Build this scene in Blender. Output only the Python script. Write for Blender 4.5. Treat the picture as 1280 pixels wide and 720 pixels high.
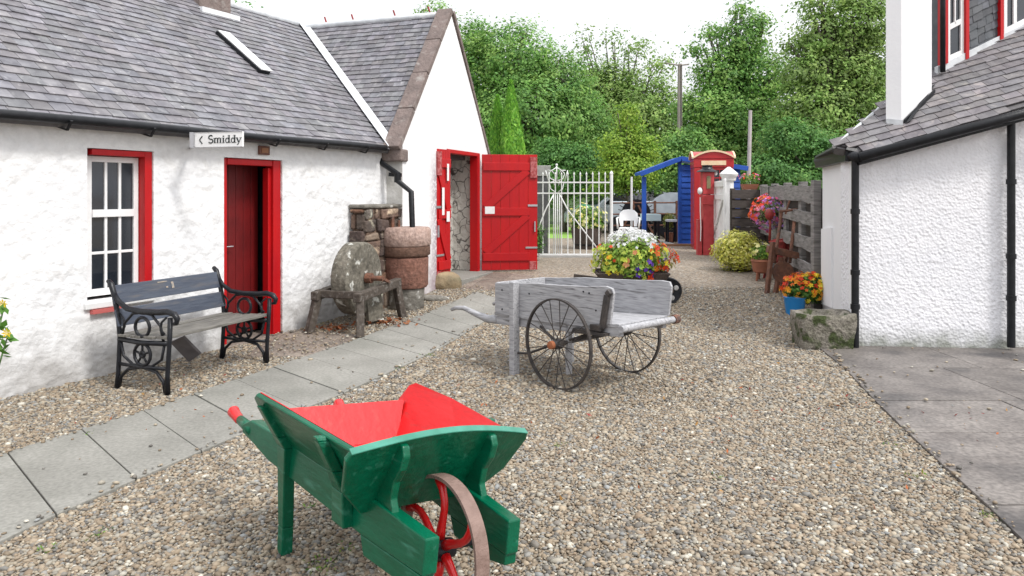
import bpy, bmesh, math, random
import numpy as np
from mathutils import Vector, Matrix
for _o in list(bpy.data.objects): bpy.data.objects.remove(_o)
R = math.radians
rnd = random.Random(7)
rng = np.random.default_rng(11)
SC = bpy.context.scene
COL = SC.collection
# ------------------------------------------------------------ camera
H = 1.55; F = 900.0; HY = 243.0; CX = 640.0
cd = bpy.data.cameras.new('camera'); cam = bpy.data.objects.new('camera', cd); COL.objects.link(cam)
cam.location = (0, 0, H); cam.rotation_euler = (R(90), 0, 0)
cd.sensor_width = 36; cd.lens = 36 * F / 1280; cd.shift_y = -(360 - HY) / 1280
cd.clip_start = 0.05; cd.clip_end = 1000
SC.camera = cam
# ------------------------------------------------------------ sky and sun (bright overcast)
w = bpy.data.worlds.new('World'); SC.world = w; w.use_nodes = True
nt = w.node_tree; bg = nt.nodes['Background']
SUN_EL, SUN_AZ = 52, 128        # azimuth clockwise from +Y : behind the camera on the right
sky = nt.nodes.new('ShaderNodeTexSky'); sky.sky_type = 'NISHITA'; sky.sun_disc = False
sky.sun_elevation = R(SUN_EL); sky.sun_rotation = R(SUN_AZ); sky.air_density = 1.0; sky.dust_density = 3.0
hs = nt.nodes.new('ShaderNodeHueSaturation'); hs.inputs['Saturation'].default_value = 0.25
mx = nt.nodes.new('ShaderNodeMix'); mx.data_type = 'RGBA'; mx.inputs[0].default_value = 0.72
mx.inputs[7].default_value = (9.0, 9.1, 9.4, 1)
nt.links.new(sky.outputs[0], hs.inputs['Color']); nt.links.new(hs.outputs[0], mx.inputs[6])
tcw = nt.nodes.new('ShaderNodeTexCoord'); sxyz = nt.nodes.new('ShaderNodeSeparateXYZ'); nt.links.new(tcw.outputs['Generated'], sxyz.inputs[0])
mr0 = nt.nodes.new('ShaderNodeMapRange'); mr0.inputs[1].default_value = 0; mr0.inputs[2].default_value = 1; mr0.inputs[3].default_value = .66; mr0.inputs[4].default_value = 1.5
nt.links.new(sxyz.outputs[2], mr0.inputs[0]); cn = nt.nodes.new('ShaderNodeTexNoise'); cn.inputs['Scale'].default_value = 3; cn.inputs['Detail'].default_value = 5
nt.links.new(tcw.outputs['Generated'], cn.inputs[0]); mr1 = nt.nodes.new('ShaderNodeMapRange'); mr1.inputs[1].default_value = .3; mr1.inputs[2].default_value = .7; mr1.inputs[3].default_value = .9; mr1.inputs[4].default_value = 1.12
nt.links.new(cn.outputs[0], mr1.inputs[0]); mm = nt.nodes.new('ShaderNodeMath'); mm.operation = 'MULTIPLY'; nt.links.new(mr0.outputs[0], mm.inputs[0]); nt.links.new(mr1.outputs[0], mm.inputs[1])
mx2 = nt.nodes.new('ShaderNodeVectorMath'); mx2.operation = 'SCALE'; nt.links.new(mx.outputs[2], mx2.inputs[0]); nt.links.new(mm.outputs[0], mx2.inputs['Scale'])
nt.links.new(mx2.outputs[0], bg.inputs[0]); bg.inputs[1].default_value = 0.1
sl = bpy.data.lights.new('sun', 'SUN'); sl.energy = 1.5; sl.angle = R(10); sl.color = (1, .97, .92)
so = bpy.data.objects.new('sun', sl); COL.objects.link(so)
sd = Vector((math.sin(R(SUN_AZ)) * math.cos(R(SUN_EL)), math.cos(R(SUN_AZ)) * math.cos(R(SUN_EL)), math.sin(R(SUN_EL))))
so.rotation_euler = sd.to_track_quat('Z', 'Y').to_euler(); so.location = (6, -6, 12)
SC.view_settings.view_transform = 'Standard'; SC.view_settings.look = 'None'
SC.view_settings.gamma = 1; SC.view_settings.exposure = 0.80
# ------------------------------------------------------------ geometry helpers
def ss(t): t = min(1, max(0, t)); return t * t * (3 - 2 * t)
def gz(Y): return 0.30 * ss((Y - 7.0) / 6.0)
def G(px, py, up=0.0):
    z = 0.0
    for _ in range(60):
        Y = F * (H - z) / (py - HY); z = .5 * z + .5 * gz(Y)
    return Vector(((px - CX) / F * Y, Y, z + up))
def P(px, py, Y): return Vector(((px - CX) / F * Y, Y, H - (py - HY) / F * Y))
def onplane(px, py, p0, n):
    d = Vector(((px - CX) / F, 1, -(py - HY) / F)); o = Vector((0, 0, H))
    return o + d * ((Vector(p0) - o).dot(n) / d.dot(n))

class MB:
    def __init__(s): s.v = []; s.f = []; s.c = []; s.cur = None
    def add(s, vs, fs, col=None):
        b = len(s.v); s.v += [tuple(x) for x in vs]
        s.f += [tuple(b + i for i in f) for f in fs]; s.c += [col or s.cur or (1, 1, 1)] * len(fs)
    def hexa(s, p, col=None):      # p: 4 bottom, 4 top
        s.add(p, [(3, 2, 1, 0), (4, 5, 6, 7), (0, 1, 5, 4), (1, 2, 6, 5), (2, 3, 7, 6), (3, 0, 4, 7)], col)
    def box(s, x0, x1, y0, y1, z0, z1, col=None):
        s.hexa([(x0, y0, z0), (x1, y0, z0), (x1, y1, z0), (x0, y1, z0), (x0, y0, z1), (x1, y0, z1), (x1, y1, z1), (x0, y1, z1)], col)
    def bar(s, a, b, w, h, up=(0, 0, 1), col=None, w2=None, h2=None):   # beam from a to b
        a = Vector(a); b = Vector(b); d = (b - a).normalized(); up = Vector(up)
        x = d.cross(up)
        if x.length < 1e-4: x = d.cross(Vector((1, 0, 0)))
        x.normalize(); z = x.cross(d); w2 = w2 or w; h2 = h2 or h
        q = []
        for p, W, Hh in ((a, w, h), (b, w2, h2)):
            q.append([p - x * W / 2 - z * Hh / 2, p + x * W / 2 - z * Hh / 2, p + x * W / 2 + z * Hh / 2, p - x * W / 2 + z * Hh / 2])
        s.hexa(q[0] + q[1], col)
    def prism(s, pts, off, col=None):    # polygon pts, extruded by off
        n = len(pts); off = Vector(off); a = [Vector(p) for p in pts]; b = [p + off for p in a]
        s.add(a + b, [tuple(range(n - 1, -1, -1)), tuple(range(n, 2 * n))] + [(i, (i + 1) % n, n + (i + 1) % n, n + i) for i in range(n)], col)
    def quad(s, a, b, c, d, col=None): s.add([a, b, c, d], [(0, 1, 2, 3)], col)
    def tube(s, path, r, sides=8, closed=False, col=None, flat=1.0, ref=None):
        pts = [Vector(p) for p in path]; n = len(pts)
        rr = r if hasattr(r, '__len__') else [r] * n
        vs = []; prev = None
        for i, p in enumerate(pts):
            if closed: t = pts[(i + 1) % n] - pts[i - 1]
            else: t = pts[min(i + 1, n - 1)] - pts[max(i - 1, 0)]
            t.normalize()
            if ref: x = t.cross(Vector(ref))
            elif prev is None: x = t.cross(Vector((0.03, 0.05, 1)))
            else: x = prev - t * prev.dot(t)
            if x.length < 1e-4: x = t.cross(Vector((1, 0, 0)))
            x.normalize(); prev = x; y = t.cross(x)
            for k in range(sides):
                a = 2 * math.pi * k / sides
                vs.append(p + x * math.cos(a) * rr[i] + y * math.sin(a) * rr[i] * flat)
        fs = []
        for i in range(n if closed else n - 1):
            j = (i + 1) % n
            for k in range(sides):
                k2 = (k + 1) % sides
                fs.append((i * sides + k, i * sides + k2, j * sides + k2, j * sides + k))
        if not closed:
            fs.append(tuple(range(sides - 1, -1, -1))); fs.append(tuple((n - 1) * sides + k for k in range(sides)))
        s.add(vs, fs, col)
    def lathe(s, prof, c=(0, 0, 0), sides=24, col=None, axis='z', jit=0):
        vs = []; n = len(prof); c = Vector(c)
        for r, z in prof:
            for k in range(sides):
                a = 2 * math.pi * k / sides; q = r * (1 + jit * (rnd.random() - .5))
                x, y = q * math.cos(a), q * math.sin(a)
                vs.append(c + Vector((x, y, z) if axis == 'z' else ((z, x, y) if axis == 'x' else (x, z, y))))
        fs = [(i * sides + k, i * sides + (k + 1) % sides, (i + 1) * sides + (k + 1) % sides, (i + 1) * sides + k) for i in range(n - 1) for k in range(sides)]
        fs += [tuple(range(sides - 1, -1, -1)), tuple((n - 1) * sides + k for k in range(sides))]
        s.add(vs, fs, col)
    def ball(s, c, r, seg=10, rings=7, col=None, jit=0):
        rx, ry, rz = r if hasattr(r, '__len__') else (r, r, r)
        vs = [(c[0], c[1], c[2] - rz)]
        for i in range(1, rings):
            a = math.pi * i / rings
            for k in range(seg):
                b = 2 * math.pi * k / seg; j = 1 + jit * (rnd.random() - .5)
                vs.append((c[0] + rx * math.sin(a) * math.cos(b) * j, c[1] + ry * math.sin(a) * math.sin(b) * j, c[2] - rz * math.cos(a) * j))
        vs.append((c[0], c[1], c[2] + rz)); L = len(vs) - 1
        fs = [(0, 1 + (k + 1) % seg, 1 + k) for k in range(seg)]
        for i in range(rings - 2):
            for k in range(seg):
                k2 = (k + 1) % seg; o = 1 + i * seg
                fs.append((o + k, o + k2, o + seg + k2, o + seg + k))
        o = 1 + (rings - 2) * seg
        fs += [(o + k, o + (k + 1) % seg, L) for k in range(seg)]
        s.add(vs, fs, col)
    def build(s, name, mat, parent=None, smooth=False, bevel=0, world=False, sub=0, autos=None, recalc=True):
        me = bpy.data.meshes.new(name); vs = s.v
        if world and parent is not None:
            Mi = (Matrix.Translation(parent.location) @ Matrix.Rotation(parent.rotation_euler.z, 4, 'Z')).inverted()
            vs = [Mi @ Vector(v) for v in vs]
        me.from_pydata(vs, [], s.f)
        at = me.color_attributes.new('Col', 'FLOAT_COLOR', 'CORNER')
        cnt = np.array([len(f) for f in s.f]); cc = np.ones((cnt.sum(), 4), dtype=np.float32)
        cc[:, :3] = np.repeat(np.array([c[:3] for c in s.c], dtype=np.float32), cnt, axis=0)
        at.data.foreach_set('color', cc.ravel())
        if recalc:
            bm = bmesh.new(); bm.from_mesh(me); bmesh.ops.recalc_face_normals(bm, faces=bm.faces); bm.to_mesh(me); bm.free()
        me.materials.append(mat)
        o = bpy.data.objects.new(name, me); COL.objects.link(o)
        if parent is not None: o.parent = parent
        if smooth:
            me.polygons.foreach_set('use_smooth', [True] * len(me.polygons))
        if autos is not None:
            me.polygons.foreach_set('use_smooth', [True] * len(me.polygons)); me.set_sharp_from_angle(angle=R(autos))
        if bevel:
            b = o.modifiers.new('bevel', 'BEVEL'); b.width = bevel; b.segments = 2; b.limit_method = 'ANGLE'; b.angle_limit = R(35); b.harden_normals = False
        if sub:
            b = o.modifiers.new('sub', 'SUBSURF'); b.levels = b.render_levels = sub
        return o

def thing(name, label, cat, loc=(0, 0, 0), rz=0, group=None):
    o = bpy.data.objects.new(name, None); COL.objects.link(o); o.location = loc; o.rotation_euler = (0, 0, rz)
    o.empty_display_size = .1; o['label'] = label; o['category'] = cat
    if group: o['group'] = group
    return o
def tag(o, label, cat, group=None, kind=None):
    if label: o['label'] = label
    if cat: o['category'] = cat
    if group: o['group'] = group
    if kind: o['kind'] = kind
    return o
def struct(o): o['kind'] = 'structure'; return o
def raw_mesh(name, V, Fc, C, mat, parent=None, smooth=False):   # numpy arrays: V (n,3), Fc (m,k), C (m,3)
    me = bpy.data.meshes.new(name); m, k = Fc.shape
    me.vertices.add(len(V)); me.vertices.foreach_set('co', V.astype(np.float32).ravel())
    me.loops.add(m * k); me.loops.foreach_set('vertex_index', Fc.astype(np.int32).ravel())
    me.polygons.add(m); me.polygons.foreach_set('loop_start', np.arange(0, m * k, k, dtype=np.int32))
    me.update(calc_edges=True)
    at = me.color_attributes.new('Col', 'FLOAT_COLOR', 'CORNER')
    cc = np.ones((m * k, 4), dtype=np.float32); cc[:, :3] = np.repeat(C, k, axis=0); at.data.foreach_set('color', cc.ravel())
    if smooth: me.polygons.foreach_set('use_smooth', np.ones(m, dtype=bool))
    me.materials.append(mat); o = bpy.data.objects.new(name, me); COL.objects.link(o)
    if parent is not None: o.parent = parent
    return o

# ------------------------------------------------------------ materials
def mat(name, col, rough=.6, col2=None, scale=6, detail=6, bump=0, bscale=40, metal=0, spec=.5, stretch=(1, 1, 1), attr=False,
        lo=.35, hi=.65, col3=None, scale3=2, lo3=.55, hi3=.7, coat=0, bdist=.02, world=False, trans=0, bdetail=4, grain=0, gscale=90):
    m = bpy.data.materials.new(name); m.use_nodes = True; n = m.node_tree; L = n.links; b = n.nodes['Principled BSDF']
    b.inputs['Roughness'].default_value = rough; b.inputs['Metallic'].default_value = metal
    b.inputs['Specular IOR Level'].default_value = spec; b.inputs['Coat Weight'].default_value = coat
    b.inputs['Coat Roughness'].default_value = .12
    tc = n.nodes.new('ShaderNodeTexCoord'); mp = n.nodes.new('ShaderNodeMapping'); mp.inputs['Scale'].default_value = stretch
    if world:
        ge = n.nodes.new('ShaderNodeNewGeometry'); L.new(ge.outputs['Position'], mp.inputs[0])
    else: L.new(tc.outputs['Object'], mp.inputs[0])
    def noise(sc, dt=detail, dist=0):
        t = n.nodes.new('ShaderNodeTexNoise'); t.inputs['Scale'].default_value = sc; t.inputs['Detail'].default_value = dt
        t.inputs['Distortion'].default_value = dist; L.new(mp.outputs[0], t.inputs[0]); return t
    def rng_(t, a, z):
        r = n.nodes.new('ShaderNodeMapRange'); r.inputs[1].default_value = a; r.inputs[2].default_value = z; L.new(t, r.inputs[0]); return r.outputs[0]
    def mix(f, a, c, mode='MIX'):
        x = n.nodes.new('ShaderNodeMix'); x.data_type = 'RGBA'; x.blend_type = mode
        for s_, v in ((0, f), (6, a), (7, c)):
            if isinstance(v, (int, float)): x.inputs[s_].default_value = v
            elif isinstance(v, tuple): x.inputs[s_].default_value = (*v[:3], 1)
            else: L.new(v, x.inputs[s_])
        return x.outputs[2]
    cur = tuple(col)
    if col2: cur = mix(rng_(noise(scale).outputs[0], lo, hi), tuple(col), tuple(col2))
    if col3: cur = mix(rng_(noise(scale3, 8, .4).outputs[0], lo3, hi3), cur, tuple(col3))
    if attr:
        a = n.nodes.new('ShaderNodeVertexColor'); a.layer_name = 'Col'; cur = mix(1.0, cur, a.outputs[0], 'MULTIPLY')
    if grain:
        gm = n.nodes.new('ShaderNodeMapRange'); gm.inputs[1].default_value = .3; gm.inputs[2].default_value = .7; gm.inputs[3].default_value = 1 - grain; gm.inputs[4].default_value = 1 + grain * .7
        L.new(noise(gscale, 6).outputs[0], gm.inputs[0]); cur = mix(1.0, cur, gm.outputs[0], 'MULTIPLY')
    if isinstance(cur, tuple): b.inputs['Base Color'].default_value = (*cur, 1)
    else: L.new(cur, b.inputs['Base Color'])
    if bump:
        bu = n.nodes.new('ShaderNodeBump'); bu.inputs['Strength'].default_value = bump; bu.inputs['Distance'].default_value = bdist
        L.new(noise(bscale, bdetail).outputs[0], bu.inputs['Height']); L.new(bu.outputs[0], b.inputs['Normal'])
    if trans:
        tr = n.nodes.new('ShaderNodeBsdfTranslucent'); ms = n.nodes.new('ShaderNodeMixShader'); ms.inputs[0].default_value = trans
        L.new(cur, tr.inputs[0]); L.new(b.outputs[0], ms.inputs[1]); L.new(tr.outputs[0], ms.inputs[2])
        L.new(ms.outputs[0], n.nodes['Material Output'].inputs[0])
    m['_'] = 1
    return m
def addbump(m, scale, dist, kind='noise', strength=1.0, stretch=(1, 1, 1)):
    n = m.node_tree; L = n.links; b = n.nodes['Principled BSDF']
    old = b.inputs['Normal'].links[0].from_socket if b.inputs['Normal'].links else None
    bu = n.nodes.new('ShaderNodeBump'); bu.inputs['Strength'].default_value = strength; bu.inputs['Distance'].default_value = dist
    tc = n.nodes.new('ShaderNodeTexCoord'); mp = n.nodes.new('ShaderNodeMapping'); mp.inputs['Scale'].default_value = stretch
    L.new(tc.outputs['Object'], mp.inputs[0])
    t = n.nodes.new('ShaderNodeTexVoronoi' if kind == 'vor' else 'ShaderNodeTexNoise'); t.inputs['Scale'].default_value = scale
    if kind == 'noise': t.inputs['Detail'].default_value = 3
    L.new(mp.outputs[0], t.inputs[0]); L.new(t.outputs[0], bu.inputs['Height'])
    if old: L.new(old, bu.inputs['Normal'])
    L.new(bu.outputs[0], b.inputs['Normal'])

m_wall = mat('whitewashed_rubble', (.80, .80, .80), .85, (.74, .745, .76), 1.6, bump=.55, bscale=9, bdist=.05, col3=(.50, .48, .45), scale3=3.0, lo3=.64, hi3=.85, grain=.08, gscale=14)
addbump(m_wall, 2.6, .09, 'noise', .6)
def base_dirt(m, z0, z1, col, sc=5):    # splash stain along the foot of a wall
    n = m.node_tree; L = n.links; b = n.nodes['Principled BSDF']; old = b.inputs['Base Color'].links[0].from_socket
    ge = n.nodes.new('ShaderNodeNewGeometry'); sp = n.nodes.new('ShaderNodeSeparateXYZ'); L.new(ge.outputs['Position'], sp.inputs[0])
    mr = n.nodes.new('ShaderNodeMapRange'); mr.inputs[1].default_value = z1; mr.inputs[2].default_value = z0; L.new(sp.outputs[2], mr.inputs[0])
    no = n.nodes.new('ShaderNodeTexNoise'); no.inputs['Scale'].default_value = sc; no.inputs['Detail'].default_value = 8; L.new(ge.outputs['Position'], no.inputs[0])
    mu = n.nodes.new('ShaderNodeMath'); mu.operation = 'MULTIPLY'; L.new(mr.outputs[0], mu.inputs[0]); L.new(no.outputs[0], mu.inputs[1])
    m2 = n.nodes.new('ShaderNodeMapRange'); m2.inputs[1].default_value = .12; m2.inputs[2].default_value = .5; L.new(mu.outputs[0], m2.inputs[0])
    x = n.nodes.new('ShaderNodeMix'); x.data_type = 'RGBA'; L.new(m2.outputs[0], x.inputs[0]); L.new(old, x.inputs[6]); x.inputs[7].default_value = (*col, 1)
    L.new(x.outputs[2], b.inputs['Base Color'])
base_dirt(m_wall, 0, .75, (.42, .41, .40))
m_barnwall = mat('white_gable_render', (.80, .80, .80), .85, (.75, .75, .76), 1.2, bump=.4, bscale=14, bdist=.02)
base_dirt(m_barnwall, .1, 1.2, (.45, .40, .41), 6)
def side_tint(m, x0, x1, col):  # mauve tint between two x limits, fading upwards and broken by noise
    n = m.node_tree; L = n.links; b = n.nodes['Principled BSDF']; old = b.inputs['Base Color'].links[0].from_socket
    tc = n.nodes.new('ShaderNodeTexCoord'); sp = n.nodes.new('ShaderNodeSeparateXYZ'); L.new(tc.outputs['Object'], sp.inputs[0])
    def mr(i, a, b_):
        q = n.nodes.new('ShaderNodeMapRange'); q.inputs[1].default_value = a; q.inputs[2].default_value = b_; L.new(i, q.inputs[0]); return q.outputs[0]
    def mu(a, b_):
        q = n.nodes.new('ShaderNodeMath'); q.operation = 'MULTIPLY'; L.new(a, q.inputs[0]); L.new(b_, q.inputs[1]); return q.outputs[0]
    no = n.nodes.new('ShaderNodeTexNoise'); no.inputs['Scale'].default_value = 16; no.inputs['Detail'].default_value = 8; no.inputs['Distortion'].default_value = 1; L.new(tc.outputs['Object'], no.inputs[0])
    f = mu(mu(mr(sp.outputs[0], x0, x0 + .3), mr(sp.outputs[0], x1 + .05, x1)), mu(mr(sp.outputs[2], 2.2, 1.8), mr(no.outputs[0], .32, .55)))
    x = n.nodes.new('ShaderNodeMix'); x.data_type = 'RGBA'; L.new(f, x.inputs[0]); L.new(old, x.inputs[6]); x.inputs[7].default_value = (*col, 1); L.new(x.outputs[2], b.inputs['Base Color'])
side_tint(m_barnwall, .75, 1.4, (.27, .19, .225))
m_mauve = mat('mauve_render', (.40, .31, .35), .9, (.24, .17, .20), 12, bump=1, bscale=30, bdist=.03, col3=(.62, .57, .60), scale3=9, lo3=.5, hi3=.66)
m_rough = mat('roughcast_white', (.78, .775, .80), .85, (.73, .73, .76), 3, bump=.7, bscale=26, bdist=.014, bdetail=2, grain=.06, gscale=12)
addbump(m_rough, 34, .012, 'vor', .55)
base_dirt(m_rough, 0, .3, (.28, .29, .26), 7)
m_smooth = mat('smooth_white_render', (.79, .79, .80), .8, (.75, .75, .77), 2, bump=.15, bscale=30, bdist=.01)
m_slate = mat('slate_tiles', (.125, .122, .134), .6, (.20, .196, .208), 9, bump=.6, bscale=60, bdist=.006, attr=True, col3=(.34, .335, .335), scale3=14, lo3=.6, hi3=.78, spec=.45)
m_slate_r = mat('brown_slate_tiles', (.13, .122, .128), .7, (.19, .18, .185), 12, bump=.5, bscale=60, bdist=.006, attr=True, col3=(.32, .29, .27), scale3=9, lo3=.58, hi3=.8)
m_slate_d = mat('dark_hung_slates', (.05, .056, .066), .5, (.085, .09, .10), 9, attr=True, bump=.3, bscale=50, bdist=.004)
m_lead = mat('lead_flashing', (.48, .50, .52), .5, (.62, .64, .66), 8, bump=.2, bscale=20)
m_leadp = mat('bright_lead_valley', (.66, .68, .70), .5, (.78, .79, .80), 8, bump=.2, bscale=20)
m_skew = mat('brown_sandstone', (.20, .155, .14), .85, (.14, .11, .10), 6, bump=.8, bscale=25, col3=(.30, .27, .25), scale3=8, lo3=.56, hi3=.75)
m_black = mat('black_gutter_paint', (.007, .008, .010), .4, (.014, .015, .018), 14, bump=.1, bscale=40, spec=.3)
m_red = mat('red_gloss_paint', (.46, .004, .006), .42, (.39, .004, .008), 5, bump=.15, bscale=18, stretch=(1, 1, .3), coat=.08, spec=.35)
m_redshade = mat('red_door_paint_in_shade', (.15, .004, .005), .5, (.11, .003, .004), 5, bump=.15, bscale=18)  # red door paint darkened to carry the shade of the recess
m_whitep = mat('white_paint', (.78, .78, .78), .45, (.72, .72, .72), 8, bump=.1, bscale=30)
m_green = mat('green_gloss_paint', (.0, .085, .040), .33, (.0, .11, .055), 4, bump=.25, bscale=12, stretch=(3, .6, 3), coat=.12, spec=.3, col3=(.03, .17, .11), scale3=9, lo3=.60, hi3=.72, grain=.12, gscale=50)
m_greened = mat('pale_green_edge_paint', (.05, .26, .19), .35, (.02, .17, .11), 9, bump=.15, bscale=20, coat=.3)
m_redb = mat('barrow_red_paint', (.62, .008, .010), .3, (.55, .006, .008), 4, bump=.12, bscale=9, stretch=(2, .6, 2), coat=.2, col3=(.42, .03, .025), scale3=8, lo3=.6, hi3=.72, grain=.10, gscale=40)
m_iron = mat('black_cast_iron', (.006, .007, .010), .35, (.011, .012, .016), 20, bump=.2, bscale=60, spec=.35)
m_rust = mat('rusty_iron', (.12, .055, .035), .8, (.20, .085, .05), 20, bump=.5, bscale=50, col3=(.07, .05, .045), scale3=10)
m_rustl = mat('rusted_tyre_iron', (.23, .155, .13), .75, (.17, .11, .09), 22, bump=.3, bscale=70)
m_rustr = mat('rusty_red_paint', (.34, .03, .028), .6, (.20, .035, .03), 14, bump=.4, bscale=40)
m_wheelir = mat('dark_grey_iron', (.030, .027, .027), .55, (.06, .05, .045), 16, bump=.3, bscale=60)
def woodmat(name, a, b, c, sc=5, st=(1, 1, 1), rough=.75, bump=.5):
    return mat(name, a, rough, b, sc, 8, bump=bump, bscale=sc * 2.2, bdist=.006, stretch=st, col3=c, scale3=sc * .8, lo3=.55, hi3=.72)
m_cartw = woodmat('silvered_cart_wood', (.29, .29, .305), (.43, .43, .445), (.13, .128, .13), 8, (6, .8, 9))
m_bench = woodmat('blue_grey_bench_paint', (.045, .055, .08), (.065, .078, .105), (.09, .09, .10), 6, (.8, 4, 5), .5)
m_seat = woodmat('worn_seat_wood', (.10, .095, .085), (.19, .18, .16), (.09, .085, .08), 8, (.8, 6, 5), .6)
m_fence = woodmat('silver_fence_board', (.16, .15, .145), (.27, .255, .245), (.07, .065, .06), 5, (1, 1, 7))
m_fencedk = woodmat('dark_brown_board', (.035, .026, .022), (.06, .046, .04), (.022, .018, .016), 5, (1, 1, 8))
m_oldwood = woodmat('old_dark_oak', (.045, .035, .027), (.085, .068, .055), (.17, .155, .14), 9, (3, 3, 3))
m_plank = mat('bare_plank', (.13, .12, .13), .6, (.18, .17, .18), 8)
m_stone = mat('lichen_stone', (.22, .205, .18), .9, (.15, .14, .12), 7, bump=1, bscale=14, bdist=.03, col3=(.46, .45, .42), scale3=9, lo3=.6, hi3=.7)
m_mill = mat('lichened_grindstone', (.17, .155, .125), .9, (.10, .09, .07), 5, bump=.8, bscale=18, bdist=.02, col3=(.50, .50, .46), scale3=9, lo3=.58, hi3=.64, grain=.45, gscale=25)
m_trough = mat('mossy_trough_stone', (.26, .235, .20), .95, (.14, .13, .10), 9, bump=1, bscale=22, bdist=.04, col3=(.045, .06, .018), scale3=6, lo3=.52, hi3=.6, grain=.4, gscale=60)
m_boulder = mat('tan_boulder', (.33, .25, .15), .9, (.20, .16, .10), 5, bump=1, bscale=7, bdist=.05, col3=(.13, .12, .07), scale3=8, lo3=.6, hi3=.7)
m_pink = mat('pink_sandstone', (.33, .225, .185), .9, (.40, .29, .25), 9, bump=.7, bscale=25, attr=True, col3=(.25, .18, .155), scale3=5, grain=.35, gscale=30)
m_rubble = mat('brown_rubble_stone', (.12, .082, .06), .95, (.07, .05, .04), 6, bump=1.0, bscale=12, bdist=.05, attr=True, col3=(.34, .28, .20), scale3=6, lo3=.58, hi3=.7)
m_pave = mat('concrete_path', (.215, .21, .19), .85, (.275, .268, .245), 2.2, bump=.35, bscale=120, bdist=.004, attr=True, col3=(.17, .17, .15), scale3=1.1, lo3=.5, hi3=.75, world=True, grain=.22, gscale=45)
m_flag = mat('dark_flagstone', (.125, .112, .104), .55, (.20, .182, .168), 2.6, bump=.4, bscale=22, bdist=.01, attr=True, col3=(.06, .056, .056), scale3=1.4, lo3=.5, hi3=.68, world=True, spec=.5, grain=.4, gscale=38)
m_flagb = mat('brown_flagstone', (.19, .155, .13), .75, (.25, .215, .18), 5, bump=.5, bscale=22, bdist=.02, attr=True, col3=(.11, .095, .085), scale3=3, world=True, grain=.4, gscale=40)
m_peb = mat('mixed_pebbles', (.92, .92, .92), .7, (1, 1, 1), 60, attr=True, spec=.45)
m_grass = mat('lawn_grass', (.20, .38, .06), .9, (.26, .44, .08), 9, bump=.6, bscale=60, bdist=.03, world=True)
m_leaf = mat('leaves', (1, 1, 1), .6, attr=True, trans=.42, spec=.3)
m_leafg = mat('flowers_and_leaves', (1, 1, 1), .6, attr=True, trans=.25, spec=.3)
m_bark = mat('bark', (.10, .085, .07), .95, (.16, .14, .12), 12, bump=1, bscale=25, bdist=.02, stretch=(1, 1, .25))
m_blue = mat('blue_shed_paint', (.006, .075, .40), .5, (.005, .06, .33), 6, bump=.2, bscale=20)
m_kiosk = mat('kiosk_red', (.42, .018, .02), .38, (.36, .015, .02), 6, bump=.1, bscale=20, coat=.2)
m_pump = mat('faded_red_paint', (.48, .05, .055), .5, (.38, .03, .035), 8)
m_cream = mat('cream_sign_and_lit_edge', (.72, .50, .30), .5, (.75, .60, .42), 8)  # sign panel colour; also stands for light on the kiosk roof edge
m_glassd = mat('dark_window_glass', (.012, .016, .022), .06, (.03, .035, .045), 1.5, spec=.9)
m_galv = mat('galvanised_steel', (.5, .5, .52), .4, metal=.8)
m_car = mat('silver_blue_car_paint', (.45, .50, .55), .3, metal=.3, coat=.5)
m_pot = mat('terracotta', (.30, .11, .06), .8, (.24, .09, .05), 9)
m_bluepot = mat('bright_blue_glaze', (.02, .22, .55), .3)
m_barrel = woodmat('dark_barrel_wood', (.05, .038, .03), (.08, .06, .05), (.04, .03, .03), 8, (6, 6, 1))
m_soil = mat('soil', (.03, .022, .016), 1, bump=1, bscale=30)
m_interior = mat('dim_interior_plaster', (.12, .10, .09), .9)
m_letter = mat('black_lettering', (.012, .02, .02), .5)
m_plast = mat('white_plastic', (.8, .8, .8), .4)
m_pole = mat('weathered_pole_wood', (.24, .215, .19), .9, (.32, .29, .26), 8, bump=.4, bscale=20, stretch=(4, 4, .5))
m_concp = mat('pale_concrete_post', (.46, .45, .44), .9, (.38, .38, .37), 9, bump=.3, bscale=30)
m_timber = mat('brown_timber_sill', (.26, .14, .075), .8, (.2, .11, .06), 7)

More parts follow.
